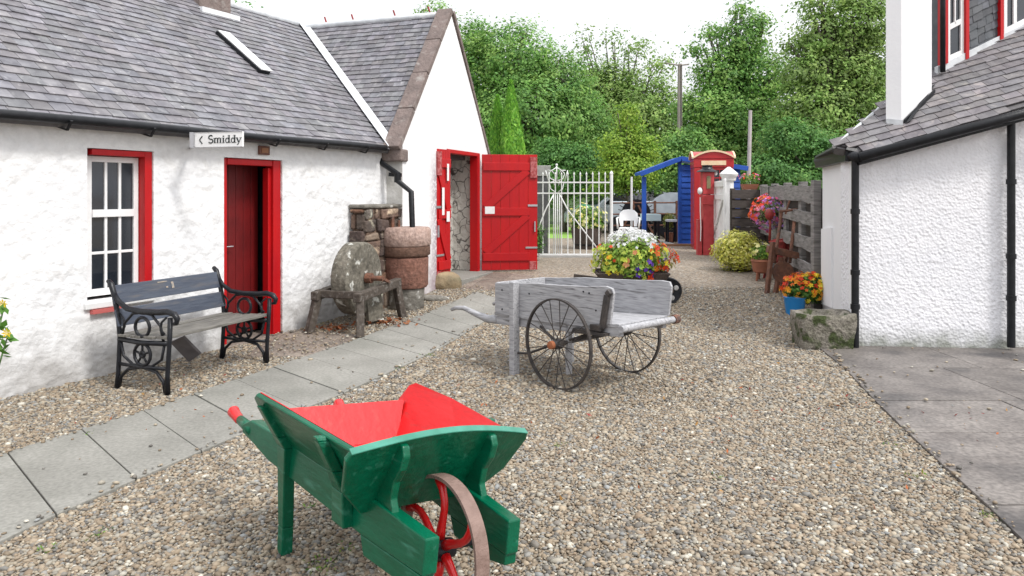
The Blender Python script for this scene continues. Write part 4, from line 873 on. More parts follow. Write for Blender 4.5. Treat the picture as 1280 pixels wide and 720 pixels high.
#PROPS
# ============================================================ PROPS
# ---- bench
fl = G(213, 495); fr_ = G(337, 455); bl_ = (fr_ - fl).length; bang = math.atan2(fr_.y - fl.y, fr_.x - fl.x)
be = thing('bench', 'black cast iron bench with blue grey wooden slats beneath the cottage window', 'bench', (fl.x, fl.y, 0), bang)
def ring(c, r, n=18, x=0): return [(x, c[0] + r * math.cos(2 * math.pi * k / n), c[1] + r * math.sin(2 * math.pi * k / n)) for k in range(n)]
def bench_end(x):
    mb = MB(); t = lambda p, r, **k: mb.tube(p, r, 8, **k); X = x; r = .017
    t([(X, .56, 0), (X, .55, .12), (X, .53, .40), (X, .545, .55), (X, .59, .74), (X, .625, .83), (X, .66, .86)], [.024, .018, .019, .02, .022, .024, .018])
    t([(X, .03, 0), (X, .03, .15), (X, .01, .4), (X, .0, .60)], [.024, .018, .018, .02])
    t([(X, .60, .77), (X, .55, .70), (X, .45, .645), (X, .3, .63), (X, .12, .635), (X, .03, .645), (X, -.04, .63), (X, -.07, .595), (X, -.06, .56), (X, -.03, .555)], [.016, .02, .022, .024, .024, .024, .024, .022, .018, .012])
    t([(X, .54, .40), (X, .3, .385), (X, .02, .40)], .02); t([(X, .55, .205), (X, .3, .195), (X, .03, .205)], .014)
    t([(X, .54, .02), (X, .52, .1), (X, .44, .17), (X, .29, .195), (X, .14, .17), (X, .07, .1), (X, .05, .02)], [.016, .014, .013, .013, .013, .014, .016])
    t(ring((.29, .51), .075, x=X), .013, closed=True); t(ring((.29, .295), .085, x=X), .013, closed=True)
    for k in range(5):
        a = 2 * math.pi * k / 5 + .3; t([(X, .29, .295), (X, .29 + .08 * math.cos(a), .295 + .08 * math.sin(a))], .009)
    t(ring((.29, .295), .022, 10, x=X), .012, closed=True)
    for s_ in (1, -1):
        t([(X, .29 + s_ * .23, .39), (X, .29 + s_ * .20, .27), (X, .29 + s_ * .10, .21), (X, .29, .2)], .011)
        t([(X, .29 + s_ * .22, .41), (X, .29 + s_ * .19, .53), (X, .29 + s_ * .10, .61), (X, .29, .625)], .011)
    t([(X, .04, .6), (X, .09, .56), (X, .10, .50), (X, .06, .47)], .009); t([(X, .53, .6), (X, .49, .56), (X, .48, .5), (X, .51, .46)], .009)
    return mb.build('cast_end', m_iron, be, smooth=True, recalc=False)
bench_end(0); bench_end(bl_)
for k, (y, z) in enumerate([(.02, .435), (.16, .425), (.30, .42), (.44, .42)]):
    mb = MB(); mb.box(-.02, bl_ + .02, y - .0, y + .10, z, z + .022); mb.build('seat_slat', m_seat, be, bevel=.004)
for z0, z1, y0, y1 in ((.50, .635, .52, .555), (.675, .82, .563, .605)):
    mb = MB(); mb.prism([(-.02, y0, z0), (-.02, y0 + .02, z0), (-.02, y1 + .02, z1), (-.02, y1, z1)], (bl_ + .04, 0, 0)); bs = mb.build('back_slat', m_bench, be, bevel=.004)
m_mark = mat('worn_bare_patch', (.42, .33, .24), .7, (.2, .2, .2), 30)
mb = MB(); f_ = lambda x, z: (x, .563 + (z - .675) * .29 - .003, z)
for x0, x1, z0, z1 in ((.42, .52, .795, .803), (.50, .52, .745, .757), (.56, .585, .735, .79)):
    mb.prism([f_(x0, z0), f_(x1, z0), f_(x1, z1), f_(x0, z1)], (0, -.001, 0))
mb.build('worn_mark', m_mark, bs)
# loose board lying under the bench
a, b = P(213, 428, 5.85), P(247, 449, 6.0); a.z = .22
lb_ = MB(); a0 = G(238, 453, .0); 
pz = thing('loose_plank', 'loose grey plank leaning beneath the bench against the wall', 'plank', (a0.x, a0.y, 0))
lb_.prism([P(236, 453, 6.45) - a0, P(250, 443, 6.45) - a0, P(228, 421, 6.2) - a0, P(212, 428, 6.2) - a0], (.01, .02, .01)); lb_.build('board', m_plank, pz, bevel=.003)

# ---- grindstone on its trestle
gc = Vector((P(464, 400, 8.25).x, 8.25, gz(8.25)))
gr = thing('grindstone', 'lichen spotted round grindstone mounted on an old dark timber trestle', 'grindstone', gc, R(73))
# local x: across (towards far right), y: into; wheel disc faces the yard
mb = MB(); mb.lathe([(.02, -.11), (.39, -.11), (.415, -.085), (.415, .085), (.39, .11), (.02, .11)], (-.02, .17, .555), 40, axis='y', jit=.015)
mb.build('stone_wheel', m_mill, gr, autos=28)
mb = MB(); mb.tube([(-.02, -.16, .56), (-.02, .5, .56)], .03, 8); mb.lathe([(.06, -.02), (.06, .05)], (-.02, -.0, .56), 10, axis='y'); mb.bar((-.02, -.15, .56), (.15, -.15, .50), .03, .03); mb.build('axle', m_rust, gr)
for y in (-.10, .42):
    mb = MB(); mb.bar((-.52, y, .40), (.50, y, .46), .09, .10); mb.build('beam', m_oldwood, gr, bevel=.012)
for x in (-.42, .42):
    mb = MB(); mb.bar((x, -.14, .42), (x, .46, .42), .08, .08); mb.build('cross_rail', m_oldwood, gr, bevel=.01)
for x, y, sx, sy in ((-.44, -.1, -.1, -.06), (.43, -.1, .10, -.05), (-.44, .42, -.1, .05), (.43, .42, .10, .05)):
    mb = MB(); mb.bar((x, y, .47 if x > 0 else .41), (x + sx, y + sy, -.02), .085, .085); mb.build('leg', m_oldwood, gr, bevel=.012)
mb = MB(); mb.bar((.1, .0, .05), (.12, .05, .40), .22, .05); mb.build('splash_board', m_mill, gr)
pts = np.stack([rng.normal(.2, .16, 160), rng.normal(.1, .12, 160), rng.uniform(.02, .07, 160)], 1) + np.array([gc.x, gc.y, gc.z])
pts[:80] += np.array([-.55, -.35, 0])
lc = np.array([(.22, .07, .03), (.16, .05, .02), (.30, .12, .05)])[rng.integers(0, 3, 160)]
tag(leaves('fallen_leaves', pts, rng.uniform(.02, .04, 160), lc, m_leafg, seed=3, up=1.5), 'drift of red brown fallen leaves beneath the grindstone', 'leaves', kind='stuff')

# ---- old pink sandstone drum
dY = 9.25; dc = Vector((P(507, 300, dY).x, dY, gz(dY)))
dr = thing('stone_press', 'tall pink sandstone drum on a narrower weathered base beside the grindstone', 'stone drum', dc)
mb = MB(); mb.lathe([(.02, .80), (.31, .80), (.325, .82), (.325, 1.0), (.30, 1.035), (.02, 1.04)], (0, 0, 0), 30, (1.05, 1.05, 1.05), jit=.015); mb.build('top_drum', m_pink, dr, autos=40)
mb = MB(); mb.lathe([(.02, .66), (.28, .66), (.31, .69), (.315, .795), (.02, .795)], (0, 0, 0), 26, (.45, .36, .3), jit=.05); mb.build('weathered_band', m_pink, dr, autos=60)
mb = MB(); mb.lathe([(.02, .27), (.27, .27), (.29, .30), (.295, .655), (.02, .655)], (0, 0, 0), 26, (.62, .42, .36), jit=.03); mb.build('lower_drum', m_pink, dr, autos=50)
mb = MB(); mb.lathe([(.02, -.05), (.21, -.05), (.235, 0), (.245, .26), (.02, .265)], (0, 0, 0), 22, (.62, .6, .6), jit=.05); mb.build('plinth', m_stone, dr, autos=50)

# ---- rubble stone pier in the corner
pA_ = wl(cot, cl(437, 300)[0], -.02, 0); pr = thing('rubble_pier', 'stub of bare brown rubble stonework in the corner beside the downpipe', 'stone pier', (pA_.x, pA_.y, gz(pA_.y) - .05), ang1)
mb = MB(); rr = random.Random(4); wpx = .52; 
mb.box(0.03, wpx + .15, -.222, 0, 0, 1.36, (1.3, 1.25, 1.2))
def rubble(mb, x0, x1, z0, z1, face):
    z = z0
    while z < z1 - .02:
        h_ = min(rr.uniform(.08, .24), z1 - z); x = x0
        while x < x1 - .02:
            w_ = min(rr.uniform(.10, .36), x1 - x)
            if x1 - x - w_ < .06: w_ = x1 - x
            c = rr.choice([(1.6, 1.5, 1.5), (1.0, 1.1, 1.2), (2.2, 2.4, 2.4), (.8, .8, .9), (1.6, 1.2, 1.0), (2.6, 2.9, 3.0), (1.5, 1.8, 2.0)]); g = .010; d = rr.uniform(.0, .045)
            if face == 'f': u = lambda: rr.uniform(-.022, .022); f4 = [(x + g + u(), z + g + u()), (x + w_ - g + u(), z + g + u()), (x + w_ - g + u(), z + h_ - g + u()), (x + g + u(), z + h_ - g + u())]; mb.hexa([(p[0], -.23 - d, p[1]) for p in f4] + [(p[0], -.19, p[1]) for p in f4], c)
            else: mb.box(-.01 - d, .04, x + g, x + w_ - g, z + g, z + h_ - g, c)
            x += w_
        z += h_
rubble(mb, 0, wpx + .17, 0, 1.36, 'f'); rubble(mb, -.22, 0, 0, 1.36, 's')
mb.build('stonework', m_rubble, pr, bevel=.018)
mb = MB(); mb.box(-.03, wpx + .2, -.25, .02, 1.36, 1.41); mb.build('capping', m_stone, pr, bevel=.02)
mb = MB(); mb.box(.44, .49, -.29, -.27, .55, 1.25); mb.box(.58, .62, -.285, -.27, .95, 1.2); mb.build('old_iron_strap', m_rust, pr, bevel=.004)

def rock(name, label, cat, c, r, m, seed, cuts=2, rough=.18):
    bm = bmesh.new(); bmesh.ops.create_icosphere(bm, subdivisions=cuts, radius=1); q = random.Random(seed)
    from mathutils import noise
    for v in bm.verts:
        n_ = noise.noise(v.co * 1.3 + Vector((seed, 0, 0))); p = v.co.copy()
        for k in range(3): p[k] = math.copysign(abs(p[k]) ** .75, p[k])
        v.co = Vector((p.x * r[0], p.y * r[1], p.z * r[2])) * (1 + rough * n_)
    me = bpy.data.meshes.new(name); bm.to_mesh(me); bm.free(); me.materials.append(m); o = bpy.data.objects.new(name, me); COL.objects.link(o); o.location = c
    me.polygons.foreach_set('use_smooth', [True] * len(me.polygons)); me.set_sharp_from_angle(angle=R(32)); o.rotation_euler = (0, .08, q.uniform(0, 1))
    tag(o, label, cat); return o
g1 = G(556, 362); rock('boulder', 'rough tan boulder on the gravel before the left red door leaf', 'boulder', g1 + Vector((0, .12, .1)), (.235, .15, .145), m_boulder, 3, 3)
g2 = G(544, 375); rock('flat_stone', 'small flat pale stone lying in front of the tan boulder', 'stone', g2 + Vector((0, 0, .02)), (.19, .11, .045), m_stone, 8, 3, .1)

# ---- green wheelbarrow (local x = right, y = towards handles)
th_ = math.atan2(.627, .779); wb = thing('wheelbarrow', 'green wooden wheelbarrow with bright red inside and spoked wheel, nearest the camera', 'wheelbarrow', (-.285, 2.61, -.005), th_); wb.rotation_euler = (0, R(6.5), th_)
def W(a, b, z): return Vector((b, a, z))       # a along, b across
for s_ in (-1, 1):
    mb = MB()
    prof = [(-.20, .285), (-.20, .405), (.10, .425), (.95, .455), (1.22, .455), (1.30, .42), (1.30, .38), (1.16, .36), (1.0, .33), (.2, .285)]
    n = len(prof); inn, out = [], []
    for a, z in prof:
        bc = .175 + (a + .2) * .065; inn.append(W(a, s_ * (bc - .028), z)); out.append(W(a, s_ * (bc + .028), z))
    mb.add(inn + out, [tuple(range(n)), tuple(range(2 * n - 1, n - 1, -1))] + [(i, (i + 1) % n, n + (i + 1) % n, n + i) for i in range(n)])
    sh = mb.build('shaft', m_green, wb, bevel=.006)
    mb = MB(); mb.tube([W(1.22, s_ * .268, .405), W(1.32, s_ * .274, .405), W(1.42, s_ * .28, .415)], [.034, .026, .021], 12); mb.build('handle', m_green, sh, smooth=True)
    mb = MB(); mb.tube([W(1.38, s_ * .278, .408), W(1.41, s_ * .28, .413), W(1.46, s_ * .284, .425), W(1.49, s_ * .286, .434), W(1.50, s_ * .287, .436)], [.018, .024, .026, .030, .024], 14); mb.build('grip', m_redb, sh, smooth=True)
    mb = MB(); mb.prism([W(-.19, s_ * .178 - .026, .285), W(-.19, s_ * .178 - .026, .245), W(-.06, s_ * .186 - .026, .22), W(.16, s_ * .2 - .026, .22), W(.2, s_ * .2 - .026, .285)], (.052, 0, 0)); mb.build('bearing_block', m_green, sh, bevel=.005)
mb = MB(); mb.bar(W(.34, -.2, .36), W(.34, .2, .36), .06, .07); mb.build('cross_member', m_green, wb, bevel=.004)
mb = MB(); mb.bar(W(.95, -.23, .40), W(.95, .23, .40), .05, .06); mb.build('cross_member', m_green, wb, bevel=.004)
# tray boards: outside green, inside red (two skins)
def board(name, quad_in, outn, thick, edge=None):   # quad_in : inner polygon
    q = [Vector(p) for p in quad_in]; c = sum(q, Vector()) / len(q); n_ = (q[1] - q[0]).cross(q[-1] - q[0]).normalized()
    if n_.dot(outn) < 0: n_ = -n_
    mb = MB(); mb.prism([p + n_ * .004 for p in q], n_ * thick); o = mb.build(name, m_green, wb, bevel=.006)
    mb = MB(); s = [p.lerp(c, .012) for p in q]; mb.prism(s, n_ * .004); mb.build('red_lining', m_redb, o)
    return o
FZ = .415; 
board('floor_board', [W(.20, -.19, FZ), W(.20, .19, FZ), W(.78, .25, FZ + .02), W(.78, -.25, FZ + .02)], Vector((0, 0, -1)), .02)
for s_ in (-1, 1):
    sb = [W(.16, s_ * .19, FZ), W(.86, s_ * .235, FZ + .03), W(.95, s_ * .33, .565), W(.93, s_ * .38, .645), W(.885, s_ * .39, .665), W(.55, s_ * .38, .663), W(.03, s_ * .335, .64)]
    board('side_board', sb, Vector((s_, 0, -.5)), .022)
board('back_board', [W(.74, -.23, FZ), W(.74, .23, FZ), W(.87, .325, .59), W(.87, -.325, .59)], Vector((0, 1, -.4)), .022)
arcp = [W(.02 - .022 * 0 + .04 - .05 * math.cos(t * 1.2), t * .385, .665 + .045 * math.cos(t * 1.5)) for t in np.linspace(1, -1, 13)]
fb = [W(.15, -.235, .45), W(.20, -.19, FZ - .0), W(.20, .19, FZ - .0), W(.15, .235, .45)]
# front board: flat, leaning forwards, arched top, pointed lower corners
fn = None
def FBp(b, t): return W(.19 - .17 * t, b, FZ - .035 + .295 * t)
fpoly = [FBp(-.25, 0), FBp(.25, 0), FBp(.36, .36), FBp(.40, .82)] + [FBp(b, .90 + .17 * math.cos(b / .38 * 1.45)) for b in np.linspace(.39, -.39, 15)] + [FBp(-.40, .82), FBp(-.36, .36)]
n_ = (fpoly[1] - fpoly[0]).cross(fpoly[2] - fpoly[0]).normalized(); n_ = n_ if n_.y < 0 else -n_
mb = MB(); mb.prism(fpoly, n_ * .024); fo = mb.build('front_board', m_green, wb, bevel=.006)
mb = MB(); c = FBp(0, .55); mb.prism([p.lerp(c, .05) - n_ * .003 for p in fpoly], n_ * .003); mb.build('red_lining', m_redb, fo)
mb = MB(); top_e = fpoly[4:19]
for p, q in zip(top_e, top_e[1:]): mb.hexa([p - n_ * .001, q - n_ * .001, q + n_ * .025, p + n_ * .025] + [x_ + Vector((0, .0, .003)) for x_ in (p - n_ * .001, q - n_ * .001, q + n_ * .025, p + n_ * .025)])
mb.build('top_edge', m_greened, fo)
# curved front brackets
for s_ in (-1, 1):
    b = s_ * .195; mb = MB()
    out = [(.02, .66), (.0, .655), (-.015, .62), (.0, .57), (.035, .52), (.045, .46), (.02, .41), (-.03, .375), (-.075, .365), (-.03, .295), (.05, .29), (.2, .31), (.27, .40), (.2, .44)]
    t_ = s_ * .008
    mb.prism([W(a - .012, b - .015, z) for a, z in out], (.030, 0, 0)); mb.build('front_bracket', m_green, wb, bevel=.006)
# side struts (the rear ones carry on down as legs)
for s_ in (-1, 1):
    mb = MB()
    def strut(pts, wa, th, mbb):
        L_ = []; Rr = []
        for a, b, z, w_ in pts: L_.append(W(a - w_ / 2, s_ * b, z)); Rr.append(W(a + w_ / 2, s_ * b, z))
        for i in range(len(L_) - 1):
            o = Vector((s_ * th, 0, 0)); mbb.hexa([L_[i], Rr[i], Rr[i] + o, L_[i] + o, L_[i + 1], Rr[i + 1], Rr[i + 1] + o, L_[i + 1] + o])
    strut([(.30, .225, .29, .10), (.30, .24, .42, .09), (.29, .285, .50, .06), (.27, .36, .62, .045), (.27, .366, .635, .03)], 0, .045, mb); mb.build('side_strut', m_green, wb, bevel=.005)
    mb = MB(); strut([(.82, .205 if s_ < 0 else .29, -.035 if s_ < 0 else .03, .052), (.82, .215 if s_ < 0 else .28, .10, .055), (.82, .252, .44, .085), (.82, .285, .49, .07), (.83, .365, .615, .05)], 0, .05, mb); mb.build('leg', m_green, wb, bevel=.005)
# small wing of the side board behind the leg
# wheel
wr = .26
mb = MB(); mb.lathe([(wr - .012, -.028), (wr, -.028), (wr, .028), (wr - .012, .028), (wr - .012, -.028)], (0, 0, wr), 56, axis='x')
me_ = mb; wheel = mb.build('wheel', m_rustl, wb, autos=40)
# the disc caps of the lathe are not wanted on a hoop
bm = bmesh.new(); bm.from_mesh(wheel.data); bmesh.ops.delete(bm, geom=[f for f in bm.faces if len(f.verts) > 6], context='FACES_ONLY'); bm.to_mesh(wheel.data); bm.free()
for k in range(6):
    a0 = 2 * math.pi * k / 6 + R(18); mb = MB(); pth = []
    for t in np.linspace(0, 1, 7):
        a = a0 + .38 * math.sin(t * math.pi) * .6; r_ = .035 + (wr - .05) * t; pth.append((0, r_ * math.cos(a), wr + r_ * math.sin(a)))
    mb.tube(pth, [.019, .017, .015, .014, .014, .015, .018], 8, ref=(1, 0, 0)); mb.build('spoke', m_redb, wheel, smooth=True)
mb = MB(); mb.lathe([(.02, -.055), (.034, -.05), (.04, 0), (.034, .05), (.02, .055)], (0, 0, wr), 16, axis='x'); mb.build('hub', m_iron, wheel, autos=40)
mb = MB(); mb.tube([(-.2, 0, wr), (.2, 0, wr)], .012, 8); mb.build('axle', m_iron, wheel)
for s_ in (-1, 1):
    mb = MB(); mb.tube([(s_ * .185, -.03, wr + .02), (s_ * .185, -.03, wr - .02), (s_ * .185, 0, wr - .04), (s_ * .185, .03, wr - .02), (s_ * .185, .03, wr + .02)], .010, 6); mb.build('axle_clip', m_iron, wheel)

# ---- grey handcart
tc_ = math.atan2(.665, .746); lg = G(637, 470)
ct = thing('handcart', 'weathered grey wooden handcart with two tall thin spoked iron wheels', 'cart', (lg.x, lg.y, 0), tc_)
tilt = .065
def Q(w_, t, z): return Vector((w_, -t, z + tilt * t))     # w across, t towards the open end
Zb, Zt = .50, .785
for w0 in (.09, .71):
    mb = MB(); e_ = .024
    top = [(t, Zt + (.006 * math.sin(t * 7))) for t in (-.30, -.1, .2, .5, .8, 1.0)] + [(1.06, Zt - .012), (1.075, Zt - .05), (1.04, Zb + .0)]
    if w0 > .5: top = top[:5] + [(1.05, Zt), (1.13, Zt - .01), (1.15, Zt - .05), (1.12, Zb)]
    mb.prism([Q(w0, t, z) for t, z in top] + [Q(w0, .75, Zb - .035), Q(w0, .3, Zb - .03), Q(w0, -.30, Zb)], (e_, 0, 0)); mb.build('side_board', m_cartw, ct, bevel=.004)
mb = MB(); mb.prism([Q(.116, -.31, Zb), Q(.708, -.31, Zb), Q(.708, -.31, Zt - .0), Q(.116, -.31, Zt)], (0, -.024, 0)); mb.build('end_board', m_cartw, ct, bevel=.004)
mb = MB()
for k in range(4): mb.hexa([Q(.1 + .152 * k, -.32, Zb - .02), Q(.1 + .152 * (k + 1) - .004, -.32, Zb - .02), Q(.1 + .152 * (k + 1) - .004, 1.12, Zb - .02), Q(.1 + .152 * k, 1.12, Zb - .02)] + [Q(.1 + .152 * k, -.32, Zb + .005), Q(.1 + .152 * (k + 1) - .004, -.32, Zb + .005), Q(.1 + .152 * (k + 1) - .004, 1.12, Zb + .005), Q(.1 + .152 * k, 1.12, Zb + .005)])
mb.build('floor', m_cartw, ct, bevel=.003)
for w0 in (.13, .66):   # shafts running the whole length and out to the handles
    mb = MB(); mb.bar(Q(w0, 1.12, Zb - .055), Q(w0, -.34, Zb - .055), .05, .07); mb.build('shaft', m_cartw, ct, bevel=.005)
    mb = MB(); mb.tube([Q(w0, -.30, Zb - .05), Q(w0, -.45, Zb - .055), Q(w0, -.62, Zb - .02), Q(w0, -.80, Zb + .025), Q(w0, -.92, Zb + .02), Q(w0, -.99, Zb + .0)], [.04, .036, .028, .022, .02, .017], 10); mb.build('handle', m_cartw, ct, smooth=True)
mb = MB(); mb.tube([Q(.09, 1.145, Zb - .03), Q(.76, 1.145, Zb - .03)], .027, 10); mb.build('end_roller', m_cartw, ct, autos=40)
mb = MB(); mb.lathe([(.036, -.05), (.036, .01)], Q(.79, 1.145, Zb - .03), 10, axis='x'); mb.build('roller_ferrule', m_rust, ct)
mb = MB(); mb.bar((.055, 0, -.01), (.055, 0, .80), .055, .075); mb.build('leg', m_cartw, ct, bevel=.006)
mb = MB(); mb.bar((.74, .0, -.01), (.74, .0, .5), .05, .07); mb.build('leg', m_cartw, ct, bevel=.006)
for z in (.30, .52, .74):
    pass
# iron bracket at the open end of the near board
mb = MB(); fb_ = [Q(.08, .86, Zb - .03), Q(.07, .98, Zb - .03), Q(.07, 1.0, Zb + .05), Q(.07, 1.03, Zt - .06), Q(.07, 1.06, Zt - .03)]
mb.bar(fb_[0], fb_[1], .05, .04, up=(1, 0, 0)); mb.bar(fb_[1], fb_[3], .045, .035, up=(1, 0, 0)); mb.bar(fb_[3], fb_[4], .045, .035, up=(1, 0, 0)); mb.build('iron_bracket', m_wheelir, ct, bevel=.006)
mb = MB()
for t, z in ((-.2, .72), (-.2, .55), (.15, .7), (.77, .74), (.83, .73), (.9, .6)): mb.ball(Q(.088, t, z), .008, 6, 4)
mb.build('bolts', m_iron, ct)
# undercarriage: axle, springs and stays
cy = -.574; wr2 = .362
mb = MB(); mb.tube([(.0, cy, wr2), (.83, cy, wr2)], .016, 8); mb.build('axle', m_wheelir, ct)
for w0 in (.13, .66):
    mb = MB(); mb.bar((w0, cy, wr2 - .26 if w0 < .3 else wr2), (w0, cy, wr2 + .16), .03, .05); mb.build('axle_post', m_cartw, ct, bevel=.004)
for pth in ([(.1, cy + .05, wr2 + .0), (.1, -.13, .2), (.07, -.02, .19)], [(.12, cy - .02, wr2 + .02), (.15, cy - .2, wr2 + .09), (.16, cy - .5, .51)], [(.64, cy - .02, wr2 + .02), (.6, cy - .2, wr2 + .09), (.6, cy - .5, .51)], [(.1, cy + .30, .45), (.09, cy + .12, wr2 + .0)], [(.1, cy - .1, wr2 + .03), (.1, cy - .17, Zb - .06), (.1, cy - .24, Zb - .06)]):
    mb = MB(); mb.tube(pth, .011, 6); mb.build('iron_stay', m_wheelir, ct)
mb = MB(); mb.hexa([(.05, cy - .1, Zb - .04), (.12, cy - .1, Zb - .04), (.12, cy - .45, Zb - .02), (.05, cy - .45, Zb - .02), (.05, cy - .12, Zb), (.12, cy - .12, Zb), (.12, cy - .45, Zb), (.05, cy - .45, Zb)]); mb.build('iron_strap', m_wheelir, ct)
for w0 in (.0, .852):
    mb = MB(); mb.lathe([(wr2 - .014, -.014), (wr2, -.014), (wr2, .014), (wr2 - .014, .014), (wr2 - .014, -.014)], (w0, cy, wr2), 64, axis='x')
    wh = mb.build('wheel', m_wheelir, ct, autos=40)
    bm = bmesh.new(); bm.from_mesh(wh.data); bmesh.ops.delete(bm, geom=[f for f in bm.faces if len(f.verts) > 6], context='FACES_ONLY'); bm.to_mesh(wh.data); bm.free()
    for k in range(20):
        a = 2 * math.pi * (k + .2) / 20; sg_ = .03 if k % 2 else -.03; mb = MB()
        mb.tube([(w0 + sg_, cy + .03 * math.cos(a), wr2 + .03 * math.sin(a)), (w0, cy + (wr2 - .008) * math.cos(a), wr2 + (wr2 - .008) * math.sin(a))], .0042, 5); mb.build('spoke', m_wheelir, wh)
    mb = MB(); mb.lathe([(.02, -.07), (.03, -.05), (.042, -.02), (.042, .03), (.028, .06), (.02, .08)], (w0, cy, wr2), 14, axis='x'); mb.build('hub', m_wheelir, wh, autos=40)
    if w0 < .1:
        mb = MB(); mb.lathe([(.012, -.09), (.032, -.085), (.034, -.055), (.02, -.05)], (w0 - .0, cy, wr2), 12, axis='x'); mb.build('hub_cap', mat('orange_rust', (.30, .10, .04), .8), wh, autos=40)

# ------------------------------------------------------------ flowers
def plant(name, label, cat, base, R3, nleaf, leafsize, leafcols, blooms, seed, zc, group=None, parent=None, stems=True, lshape=.6):
    """mound: leaves in an ellipsoid of radii R3 centred zc above base; blooms = list of (n, size, cols, lo, hi, xbias)"""
    rg = np.random.default_rng(seed); t = parent or thing(name, label, cat, base, 0, group)
    def pts_(n, sh, zlo=-1., zhi=1., xb=None, off=(0, 0, 0)):
        d = rg.normal(0, 1, (n * 3, 3)); d /= np.linalg.norm(d, axis=1)[:, None]; k = (d[:, 2] > zlo) & (d[:, 2] < zhi)
        if xb is not None: k &= (d[:, 0] > xb[0]) & (d[:, 0] < xb[1])
        d = d[k][:n]; r = sh + (1.02 - sh) * rg.random(len(d)); r *= 1 + .13 * np.sin(d[:, 0] * 7 + seed) * np.cos(d[:, 2] * 5 + d[:, 1] * 6)
        return d * r[:, None] * np.array(R3) + np.array([0, 0, zc]), d
    p, _ = pts_(nleaf, .5); lc = np.array(leafcols)[rg.integers(0, len(leafcols), len(p))] * rg.uniform(.7, 1.3, (len(p), 1))
    leaves('foliage', p, leafsize * rg.uniform(.6, 1.3, len(p)), lc, m_leafg, t, seed=seed, aspect=lshape)
    for bi, (n, size, cols, zl, zh, xb) in enumerate(blooms):
        p, d = pts_(n, .93, zl, zh, xb); V = []; C = []; Fc = []
        for i in range(len(p)):
            s = size * rg.uniform(.7, 1.25); c0 = np.array(cols[rg.integers(0, len(cols))]) * rg.uniform(.85, 1.1); nn = Vector(d[i] + rg.normal(0, .35, 3) + np.array([0, -.25, .2])).normalized()
            x = nn.cross(Vector((.1, .2, 1))).normalized(); y = nn.cross(x); ct_ = Vector(p[i]) + nn * size * .5; b0 = len(V); a0 = rg.uniform(0, 6.28)
            for k in range(5):
                a = a0 + k * 1.2566; m1 = x * math.cos(a - .5) + y * math.sin(a - .5); m2 = x * math.cos(a + .5) + y * math.sin(a + .5); tp_ = x * math.cos(a) + y * math.sin(a)
                V += [ct_, ct_ + m1 * s * .7 + nn * s * .2, ct_ + tp_ * s + nn * s * .12, ct_ + m2 * s * .7 + nn * s * .2]; Fc.append([b0 + 4 * k + j for j in range(4)]); C.append(c0 * rg.uniform(.85, 1.1))
        if len(p): raw_mesh('blossoms', np.array([v[:] for v in V]), np.array(Fc), np.array(C), m_leafg, t)
    return t
LG = [(.10, .22, .03), (.15, .28, .04), (.06, .15, .025), (.20, .32, .05)]
WHT = [(.85, .85, .85), (.8, .82, .85)]; ORG = [(.85, .10, .02), (.80, .16, .03), (.75, .05, .02)]; YEL = [(.85, .65, .03), (.9, .75, .08)]; PUR = [(.10, .03, .40), (.16, .05, .5)]; LIM = [(.55, .65, .08), (.6, .7, .12)]; PNK = [(.85, .16, .35), (.9, .35, .5), (.6, .25, .7)]; PEA = [(.85, .42, .22), (.8, .3, .15)]
# centre: barrow planter overflowing
pc = Vector((P(790, 350, 9.5).x, 9.5, gz(9.5)))
bp_ = thing('barrow_planter', 'black wheelbarrow planter behind the grey handcart holding the flowers', 'planter', pc)
mb = MB(); mb.hexa([(-.32, -.16, .18), (.32, -.16, .18), (.32, .16, .18), (-.32, .16, .18), (-.5, -.26, .42), (.46, -.26, .42), (.46, .26, .42), (-.5, .26, .42)]); mb.build('tray', m_barrel, bp_, bevel=.01)
mb = MB(); mb.box(-.46, .42, -.23, .23, .41, .44); mb.build('soil', m_soil, bp_)
for s_ in (-1, 1):
    mb = MB(); mb.bar((-.75, s_ * .22, .34), (.52, s_ * .12, .18), .045, .05); mb.build('shaft', m_barrel, bp_, bevel=.005)
    mb = MB(); mb.bar((-.25, s_ * .2, .25), (-.28, s_ * .22, -.02), .045, .045); mb.build('leg', m_barrel, bp_)
mb = MB(); wc = (.48, 0, .17); mb.lathe([(.05, -.03), (.165, -.045), (.175, -.03), (.175, .03), (.165, .045), (.05, .03)], wc, 24, axis='y'); 
wq = mb.build('wheel', m_iron, bp_, autos=40)
mb = MB()
for k in range(4):
    a = k * math.pi / 2 + .4; mb.ball((wc[0] + .1 * math.cos(a), -.045, wc[2] + .1 * math.sin(a)), (.035, .008, .035), 8, 5)
mb.build('wheel_opening', m_concp, wq)
fpz = plant('mixed_flowers', 'large mound of mixed white, orange, lime and purple flowers in the black barrow planter', 'flowers', pc + Vector((0, 0, .42)), (.52, .36, .34), 5200, .026, [(.22, .36, .05), (.30, .42, .06), (.12, .24, .03), (.36, .46, .08)],
      [(200, .026, WHT, .5, 1, (-.5, .55)), (60, .026, WHT, .6, 1, None), (110, .046, ORG, -.7, .6, (.3, 1)), (18, .04, PEA, 0, .6, (-.7, .0)), (80, .036, PUR, -.7, .1, (.0, .8)), (60, .034, LIM, -.6, .5, (-1, .2)), (16, .045, LIM, -.4, .5, None), (30, .040, YEL, -.5, .4, None), (34, .03, ORG, -.1, .6, (-.9, -.2)), (24, .042, PEA, -.3, .5, (-.8, .2)), (10, .03, PUR, -.6, 0, (-1, -.8))], 51, .16)
